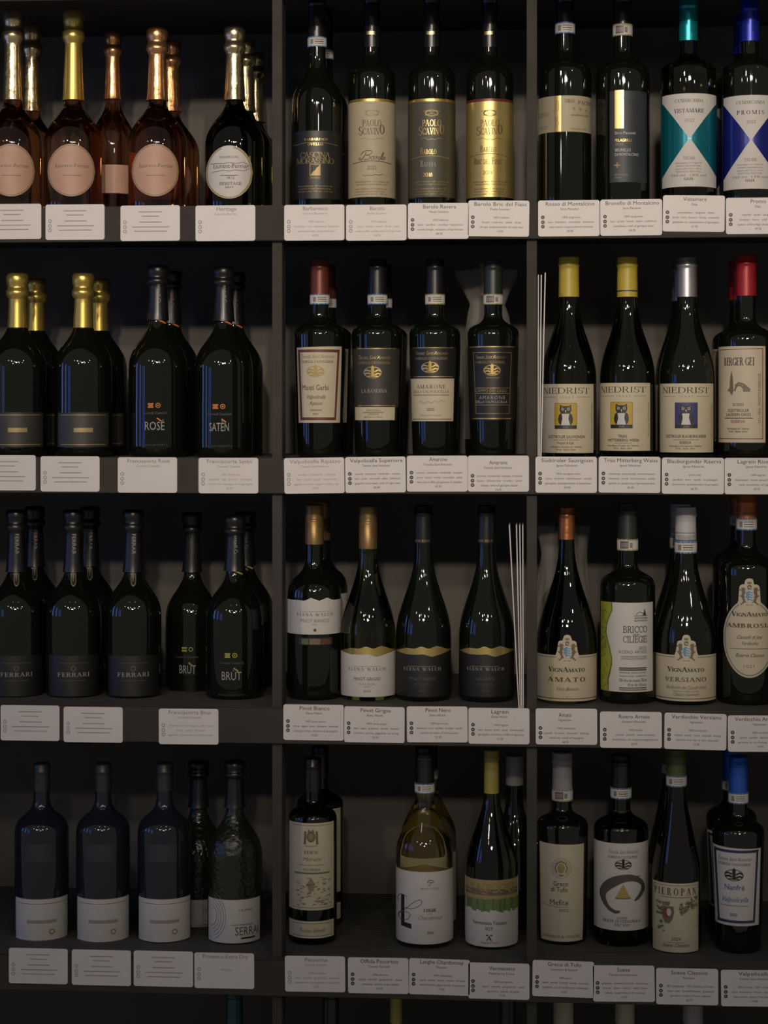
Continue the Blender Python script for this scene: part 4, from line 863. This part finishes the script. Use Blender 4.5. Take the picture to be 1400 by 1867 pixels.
b.label(1096, 1189, 1099, 1262, 'paper_white', mp + [('l', [(1160, 1122), (1160, 1119), (1165, 1116), (1171, 1118), (1171, 1122)], .7, 'black'), ('p', [(1171.5, 1122), (1173.5, 1110), (1176, 1122)], 'black'), ('r', 1155, 1178, 1122.6, 1123.2, 'black'), ('t', 'GIOVANNI', 1167, 1128.5, 3, 23, 'black'), ('t', 'ALMONDO', 1167, 1133, 3, 23, 'black'),
    ('t', 'BRICCO', 1157, 1153.5, 12, 42, 'black', dict(font='serif', T=.11, t=.06)), ('t', 'delle', 1158, 1158.5, 3.4, 12, 'black', SCR), ('t', 'CILIEGIE', 1157, 1171.5, 12, 42, 'black', dict(font='serif', T=.11, t=.06)), ('t', '2023', 1170, 1184, 5.4, 14, 'grey'), ('t', 'ROERO ARNEIS', 1153, 1191.5, 5.8, 49, 'soft', dict(thin=.018)), ('t', 'DENOMINAZIONE DI ORIGINE', 1155, 1198.5, 2.4, 45, 'soft'), ('t', 'CONTROLLATA E GARANTITA', 1155, 1202.5, 2.4, 45, 'soft'),
    ('r', 1129.5, 1177, 1217, 1219, 'soft'), ('r', 1129.5, 1177, 1220.6, 1222.4, 'black'), ('t', 'WHITE WINE   PRODUCT OF ITALY', 1153, 1228, 2.8, 47, 'soft'), ('t', 'CONTAINS SULPHITES · CONTIENE SOLFITI', 1153, 1234, 2.4, 47, 'soft'), ('t', '750 ml e net content 750 ml', 1153, 1243, 5.4, 48, 'black'), ('t', '13% vol · Alc. 13% by Vol.', 1160, 1251, 5.2, 34, 'black'), ('r', 1129.5, 1177, 1253.5, 1255, 'soft'), ('r', 1129.5, 1177, 1257, 1258.5, 'soft')], cols=36)
b = vignamato(1250, 925, 'foil_white', 988, 'white wine bottle with white capsule and cream label topped by a blue crest', 'VERSIANO', lambda c: [('t', 'Verdicchio dei Castelli di Jesi', c, 1256.5, 6, 70, 'umber', SCR), ('t', 'Denominazione di Origine Controllata', c, 1261.5, 2.6, 46, 'grey'), ('t', 'Classico Superiore', c, 1269, 6, 45, 'umber', SCR)], 'glass_black')
b.band(986, 1008).neck_print([('r', 1230, 1268, 970, 971, 'grey'), ('t', 'VIGNAMATO', 1252, 981, 6, 30, 'tan', SF), ('r', 1230, 1268, 983, 985, 'bandblue')])
copies(b, 1, ['second white-capped bottle behind the crest label'], None, .1)
b = Bottle(2, 1361, 902, 50, 1040, 988, 17.5, 'white wine bottle with orange-brown capsule and a tall oval crest label', 'glass_black')
b.capsule('foil_orange', 946).neck_print([('t', 'VIGNAMATO', 1364, 938, 6, 22, 'umber', dict(shear=.3))]); b.band(944, 966)
o = 1366; tp = [(o + 46.5 * math.sin(math.radians(a)), 1164 - 72 * math.cos(math.radians(a))) for a in range(-90, 91, 5)]
bt = [(x, 2 * 1164 - y) for x, y in tp]
cr = crest_outline(o, 1087, 35, 1096)
tp2 = [p for p in tp if p[0] < o - 19] + [p for p in cr if abs(p[0] - o) <= 19.5] + [p for p in tp if p[0] > o + 19]
b.label(o - 46, o + 43, tp2, bt, 'paper_cream', [('a', o, 1164, 44, 69, .965, 'grey', -65, 245)] + crest(o, 1087, 34) + [('t', 'VignAmato', o, 1124, 8.4, 62, 'black', dict(font='smallcaps', T=.19, t=.06)), ('t', 'AMBROSIA', o - 1, 1144.5, 7.4, 76, 'maroon', bold(.2, track=.1)), ('t', 'Castelli di Jesi', o - 1, 1165, 6.4, 44, 'black', SCR), ('t', 'Verdicchio', o, 1176, 6.4, 30, 'black', SCR), ('r', o - 34, o + 32, 1182.5, 1183.3, 'soft'), ('t', 'Riserva Classico', o, 1198, 6.4, 50, 'black', SCR), ('t', '2021', o - 1, 1217.5, 5.4, 20, 'umber', dict(font='serif', track=.5))], cols=64)
copies(b, 1, ['second orange-capped bottle behind the oval crest label'])

# ================================================================== ROW 4
def serrai(cx, Y, note, full=True):
    b = Bottle(3, cx, 1388, 50, 1560, 1466, 15.5, note, 'glass_embossed', 'champagne', Y, name='sparkling_wine_bottle')
    b.capsule('foil_black', 1470, 'champagne')
    pr = [('t', 'SERRAI', cx + 21, 1706, 15, 42, 'soft'), ('r', cx + 11, cx + 36, 1710, 1716, 'black'), ('t', 'LA JARA', cx + 18, 1662, 4, 24, 'black', SCR), ('t', 'VALDOBBIADENE', cx + 12, 1688, 2.6, 40, 'soft')]
    for r in (14, 18, 22, 26, 30): pr.append(('l', [(cx - 46 + r * math.cos(t / 10), 1672 + 1.5 * r * math.sin(t / 10)) for t in range(-12, 15, 3)], .8, 'grey'))
    b.label(cx - 47, cx + 45, 1641, 1720, 'paper_white', pr if full else pr[:1])
serrai(428, .12, 'sparkling bottle of embossed dark glass with a low white label, nearest the left post')
serrai(362, .215, 'sparkling bottle of embossed dark glass set back between its neighbours, low white label')
for cx, note in ((300, 'blue-tinted dark bottle with low white label, third from the left edge'), (188, 'blue-tinted dark bottle with low white label, second from the left edge'), (76, 'blue-tinted dark bottle with low white label, nearest the left edge')):
    b = Bottle(3, cx, 1392, 49, 1520, 1450, 15.5, note, 'glass_blue', 'bordeaux', .12, group='blue-tinted bottles')
    b.capsule('foil_mossblack', 1440)
    b.label(cx - 46, cx + 46, 1640, 1718, 'paper_white', [('r', cx - 43, cx + 43, 1648, 1649, 'tan'), ('r', cx - 26, cx + 26, 1678, 1684, 'faint'), ('o', cx + 18, 1700, 5, 5, 'tan', .6)])
    b.label(cx - 30, cx + 22, 1540, 1572, 'paper_slate', name='label_upper')
b = Bottle(3, 570, 1382, 44, 1492, 1452, 16, 'white wine bottle with tall engraved cream label and separate strip below', 'glass_dark_olive')
b.capsule('foil_black', 1440)
eng = []
for i in range(70):
    x, y = 570 + random.uniform(-29, 29), 1598 + random.random() ** .8 * 52; eng.append(('l', [(x, y), (x + random.uniform(3, 7), y + random.uniform(-2, 2))], random.uniform(.6, 1.8), random.choice(['tan', 'grey', 'umber'])))
b.label(528, 608, 1501, 1660, 'paper_cream', [('r', 534, 604, 1505, 1505.8, 'moss'), ('r', 534, 604, 1655, 1655.8, 'moss'), ('o', 567, 1526, 8, 10, 'umber'), ('o', 567, 1526, 5, 6, 'tan'), ('l', [(557, 1516), (556, 1540)], 4, 'umber'), ('l', [(577, 1516), (578, 1540)], 4, 'umber'), ('p', [(561, 1518), (563, 1512), (567, 1516), (571, 1512), (573, 1518)], 'umber'), ('r', 556, 578, 1542, 1543.4, 'tan'), ('t', 'EDEN', 567, 1557, 5.6, 24, 'soft', SF), ('t', 'Moretti', 568, 1570, 7, 34, 'moss', SCR), ('r', 546, 590, 1577, 1578, 'tan'), ('t', 'PASSERINA', 568, 1588, 4.4, 30, 'soft', SF), ('r', 538, 600, 1591, 1593.6, 'moss'), ('p', [(560, 1612), (567, 1600), (574, 1612), (571, 1624), (563, 1624)], 'tan')] + eng)
b.label(528, 608, 1680, 1711, 'paper_cream', [('r', 534, 604, 1684, 1684.8, 'moss'), ('r', 534, 604, 1706.5, 1707.3, 'moss'), ('t', 'Tenuta Spinelli', 568, 1700, 7, 46, 'moss', SCR)], name='lower_strip')
copies(b, 1, ['second bottle behind the tall engraved cream label'])

b = Bottle(3, 774, 1362, 52, 1552, 1446, 17, 'clear bottle of golden white wine with a big black letter L on white label', 'glass_clear', 'burgundy')
k = b.k; wine = [(0, .014), (50 / k, .016)] + [(r - .0022, z) for r, z in b.prof if .014 < z < b.zz(1572)] + [(0, b.zz(1572))]
lathe('wine', wine, 'wine_white', b.root, 48)
b.capsule('foil_black', 1428).band(1426, 1444).neck_print([('t', 'MOSCONE', 774, 1383, 3.4, 22, 'pale', dict(track=.3))])
sw = [(728, 1650), (726, 1643), (730, 1636), (737, 1635), (742, 1638)]
loop = [(737, 1663), (745, 1655), (756, 1645), (766, 1641), (769, 1645), (764, 1652), (752, 1658), (740, 1658), (732, 1654)]
loop2 = [(737, 1663), (730, 1668), (727, 1674), (730, 1680), (737, 1681), (744, 1678), (748, 1671), (745, 1666), (737, 1666), (728, 1672), (730, 1681)]
b.label(715, 826, 1590, 1722, 'paper_white', [('l', [(779, 1610), (781, 1606), (786, 1605), (791, 1608), (787, 1610), (782, 1609), (785, 1613), (780, 1615)], 1.3, 'soft'), ('t', 'MOSCONE', 783, 1622.5, 3.4, 32, 'maroon', dict(font='serif', track=.5)), ('r', 732, 738, 1635, 1690, 'black'), ('p', [(732, 1684), (750.5, 1686), (750.5, 1695), (732, 1692)], 'black'), ('l', smooth(sw), .9, 'soft'), ('l', smooth(loop), .9, 'soft'), ('l', smooth(loop2), .9, 'soft'),
    ('t', 'LANGHE', 783.5, 1663, 6, 22, 'black', bold(.22)), ('t', 'DOC', 783, 1667.5, 2.2, 9, 'grey'), ('t', 'Chardonnay', 783, 1677, 7, 44, 'tan', SCR), ('t', '2023', 784, 1703, 4.4, 11, 'black')], cols=40)
copies(b, 1, ['second golden wine bottle behind the big letter L'], None, .108)
b = Bottle(3, 896, 1368, 48, 1580, 1440, 13.5, 'white wine bottle with mustard capsule and painted green landscape label', 'glass_olive', 'flute')
b.capsule('foil_mustard', 1445).neck_print([('t', 'A', 897, 1418, 12, 10, 'pale', SF), ('r', 891, 893, 1404, 1406, 'pale'), ('r', 901, 903, 1404, 1406, 'pale')])
ls = [('r', 848, 944, 1605, 1622, 'ochre'), ('r', 848, 944, 1622, 1634, 'umber'), ('r', 848, 944, 1633, 1642, 'ochre')]
for i in range(24):
    x = 849 + i * 4; ls.append(('r', x, x + 4.1, 1640 + random.uniform(-1.5, 1), 1660 + random.uniform(-2, 4), random.choice(['green', 'green', 'moss'])))
for i in range(22): x = 852 + random.random() * 84; ls.append(('l', [(x, 1626 + random.uniform(-5, 5)), (x + 9, 1628 + random.uniform(-4, 4))], 2.2, random.choice(['umber', 'ochre', 'tan'])))
b.label(846, 945, 1605, 1727, 'paper_white', ls + [('t', 'BAGIOGIO', 897, 1623, 11, 76, 'tan', SF), ('t', 'Vermentino Toscano', 893, 1686, 6.4, 60, 'soft', dict()), ('t', 'IGT', 892, 1696, 5.6, 14, 'soft', SF), ('t', 'A', 892, 1715, 8.5, 11, 'black', SF), ('r', 886.5, 890, 1704.4, 1706, 'black'), ('r', 894, 897.5, 1704.4, 1706, 'black'), ('t', 'Fattoria La Torre', 892, 1720, 3, 30, 'grey')], cols=36)
b2 = Bottle(3, 938, 1378, 43, 1560, 1450, 16, 'dark bottle with grey capsule in the second file, just left of the right post', 'glass_black', 'burgundy', .225); b2.capsule('foil_grey', 1430)

b = Bottle(3, 1025, 1372, 47, 1506, 1468, 18, 'white wine bottle with grey capsule and a tall cream label with round face medallion', 'glass_black', Y=.15, Rb=44)
b.capsule('foil_grey', 1439).band(1437, 1458, 'bandgreen', True)
c = 1023
b.label(984, 1064, [(984, 1539), (1064, 1541)], 1718, 'paper_cream', [('o', c, 1583.5, 18, 18.5, 'umber', .965), ('o', c, 1583.5, 14.5, 15, 'grey', .95), ('o', c, 1584, 7, 9, 'ochre'), ('l', [(c - 8, 1592), (c - 11, 1584), (c - 8, 1575), (c, 1571), (c + 8, 1575), (c + 11, 1584), (c + 8, 1592)], 2.2, 'umber'), ('l', [(c - 5, 1582), (c - 2, 1583)], 1.2, 'umber'), ('l', [(c + 2, 1583), (c + 5, 1582)], 1.2, 'umber'), ('l', [(c, 1584), (c, 1588)], 1, 'umber'), ('r', c - 2.5, c + 2.5, 1590, 1591, 'umber'), ('l', [(c - 4, 1595), (c, 1597), (c + 4, 1595)], 2, 'umber'),
    ('t', 'Greco', 1022, 1616, 8.6, 28, 'black'), ('t', 'di Tufo', 1019.5, 1626.5, 8.4, 31, 'black'), ('t', 'Mefite', 1019, 1651, 10, 35, 'soft'), ('l', [(985, 1650), (1000, 1653), (1018, 1654.5), (1036, 1654.5)], .7, 'grey'), ('t', 'DOCG', 1028, 1663, 5, 17, 'soft'), ('t', 'CANONICO & SANTOLI', 1023, 1711, 4.6, 70, 'grey', SF)])
b = Bottle(3, 1132, 1376, 49.5, 1512, 1470, 18, 'white wine bottle with a sweeping black brush stroke around a small gold triangle', 'glass_dark_olive', Y=.15)
b.capsule('foil_black', 1436).band(1434, 1454)
brush = [(1130, 1662), (1122, 1663), (1112, 1658), (1104, 1648), (1100, 1636), (1102, 1625), (1110, 1615), (1122, 1607), (1136, 1602), (1150, 1601), (1163, 1606), (1170, 1615), (1170, 1626), (1163, 1637), (1156, 1643)]
bs = smooth([(x, y, w) for (x, y), w in zip(brush, [4, 6, 6.5, 8, 10, 14, 17, 17, 14, 12, 9, 6, 7, 6, 3])], 4)
b.label(1083, 1181, 1538, 1697, 'paper_white', estate(1135, 1557, 55, 'soft', 'black') + castle(1136, 1577, 30, 'black') + [('l', [q[:2] for q in bs], [q[2] for q in bs], 'soft'), ('l', [(1124, 1604), (1144, 1598), (1166, 1599)], [3, 4, 1], 'soft'), ('p', [(1122, 1638), (1136, 1612), (1149, 1638)], 'leafgold'), ('r', 1122, 1149, 1637, 1639, 'umber'), ('t', 'SOAVE', 1134, 1676, 4.6, 19, 'soft', SF), ('t', 'MONTE DI COLOGNOLA', 1133, 1682.5, 5, 66, 'soft', SF), ('t', 'DOC 2023', 1134, 1689, 4.4, 27, 'soft', SF)], cols=36)
b = Bottle(3, 1233, 1366, 45, 1596, 1434, 17.5, 'white wine bottle with olive green capsule and a grapevine and shield on cream label', 'glass_dark_olive', 'flute')
b.capsule('foil_green', 1414).band(1412, 1432)
vine = []
for i in range(60):
    if i < 40: x, y = 1240 + random.random() * 28, 0; y = 1660 - (x - 1240) * .55 + random.uniform(-11, 11)
    else: x, y = 1199 + random.random() * 12, 1645 + random.random() * 55
    vine.append(('o', x, y, random.uniform(1.6, 3.4), random.uniform(1.4, 2.8), random.choice(['moss', 'green', 'moss', 'tan'])))
b.label(1191, 1272, 1611, 1737, 'paper_cream', [('l', [(1193, 1616), (1193, 1731)], .6, 'moss'), ('l', [(1270, 1616), (1270, 1731)], .6, 'moss'), ('r', 1193, 1270, 1615, 1615.7, 'moss'), ('r', 1193, 1270, 1731.5, 1732.2, 'moss'), ('t', 'PIEROPAN', 1231, 1633, 13, 73, 'brown', bold(.2, track=.35)), ('r', 1206, 1260, 1636, 1637.4, 'grey'), ('l', [(1244, 1660), (1255, 1650), (1268, 1644)], .8, 'umber')] + vine + [('p', [(1212, 1645), (1222, 1645), (1220, 1652), (1214, 1652)], 'umber'), ('p', [(1209, 1654), (1228, 1653), (1229, 1664), (1226, 1676), (1221, 1684), (1213, 1683), (1209, 1672)], 'umber'), ('o', 1216, 1665, 6.4, 9, 'red'), ('o', 1220, 1664, 4, 7, 'white'), ('r', 1218, 1222, 1660, 1669, 'red'),
    ('t', '2024', 1232, 1715, 6, 17, 'umber', dict(shear=.25)), ('r', 1216, 1248, 1718, 1718.7, 'tan'), ('t', 'Soave Classico', 1232, 1726.5, 6.4, 46, 'umber', dict(shear=.25))])
copies(b, 1, ['second green-capped bottle behind the grapevine label'])
b = santantonio(1346, 'tapered red wine bottle with blue capsule and blue-framed white label', 'foil_sky', 'bandblue', False, 3, 1379, 1443, 1463, 1518, 1476)
c = 1338
b.label(1300, 1386, [(1300, 1546), (1386, 1549)], 1690, 'paper_white', [('r', 1303, 1381, 1551, 1556, 'navy'), ('r', 1305, 1377, 1680, 1685, 'navy'), ('l', [(1304, 1551), (1308, 1685)], 3.6, 'navy'), ('l', [(1380, 1551), (1376, 1685)], 3.6, 'navy')] + estate(c + 1, 1571, 60, 'soft', 'black') + castle(c, 1597, 35, 'black') + [('t', 'Nanfrè', c + 1, 1624, 9.8, 38, 'blue', dict()), ('t', 'Valpolicella', c + 1, 1646, 9, 50, 'blue', SCR), ('r', c - 24, c + 26, 1652.5, 1653.5, 'grey'), ('t', '2023', c - 1, 1672, 5, 14, 'black')])
copies(b, 1, ['second blue-capped bottle behind the blue-framed label'])

# ================================================================== ROW 5 (only the necks show under the lowest cards)
for cx, m, rn, note in ((427, 'foil_petrol', 16, 'bottle with petrol foil below the lowest rail, left of the left post'), (603, 'foil_black', 15, 'bottle with black capsule below the lowest rail, right of the left post'), (722, 'foil_mustard', 11, 'slender bottle with mustard capsule below the lowest rail'), (925, 'foil_black', 15, 'black-capped bottle below the lowest rail, left of the right post'),
                        (1027, 'foil_cream', 18, 'cream-capped bottle below the lowest rail, nearest right of the right post'), (1139, 'foil_cream', 17.5, 'cream-capped bottle below the lowest rail, second from the right post'), (1263, 'foil_grey', 18, 'bottle with grey-white capsule below the lowest rail')):
    b = Bottle(4, cx, 1800, 47, 1945, 1890, rn, note); b.capsule(m, 1864)
    b.label(cx - 40, cx + 40, 1960, 2090, 'paper_cream')

# ------------------------------------------------------------------ loose thin boards standing on edge between the bottles
def board(px0, pxt, ytop, row, Y0, note, thick=.0015, depth_=.05):
    """a thin sheet on edge; its foot is at px0, its top at pxt"""
    x0, x1 = xat(px0, Y0), xat(pxt, Y0); z0 = SHELF[row]; z1 = (HORIZON - ytop) * depth(x0, Y0) / F
    vs = []
    for x, z in ((x0, 0), (x1, z1 - z0)):
        for dx in (-thick / 2, thick / 2):
            for y in (0, depth_): vs.append((x + dx - x0, y, z))
    fs = [(0, 1, 3, 2), (4, 6, 7, 5), (0, 2, 6, 4), (1, 5, 7, 3), (0, 4, 5, 1), (2, 3, 7, 6)]
    o = mesh('divider_sheet', vs, fs, 'paper_card', loc=(x0, Y0, z0)); tag(o, note, 'divider', 'thin sheets standing between bottles')
board(981.0, 981.5, 501, 1, .02, 'thin pale sheet on edge on the second shelf, left of three'); board(983.6, 986.8, 501, 1, .02, 'thin pale sheet on edge on the second shelf, middle of three'); board(986.2, 994.0, 497, 1, .02, 'thin pale sheet on edge on the second shelf, right one leaning outwards')
board(946.0, 928.5, 957, 2, .02, 'thin pale sheet on edge on the third shelf, leaning far left'); board(948.6, 941.5, 957, 2, .02, 'thin pale sheet on edge on the third shelf, second of four'); board(951.2, 947.5, 957, 2, .02, 'thin pale sheet on edge on the third shelf, third of four'); board(954.0, 953.0, 957, 2, .02, 'thin pale sheet on edge on the third shelf, upright beside the post')
bpy.data.objects.remove(_to); bpy.data.curves.remove(_tc)
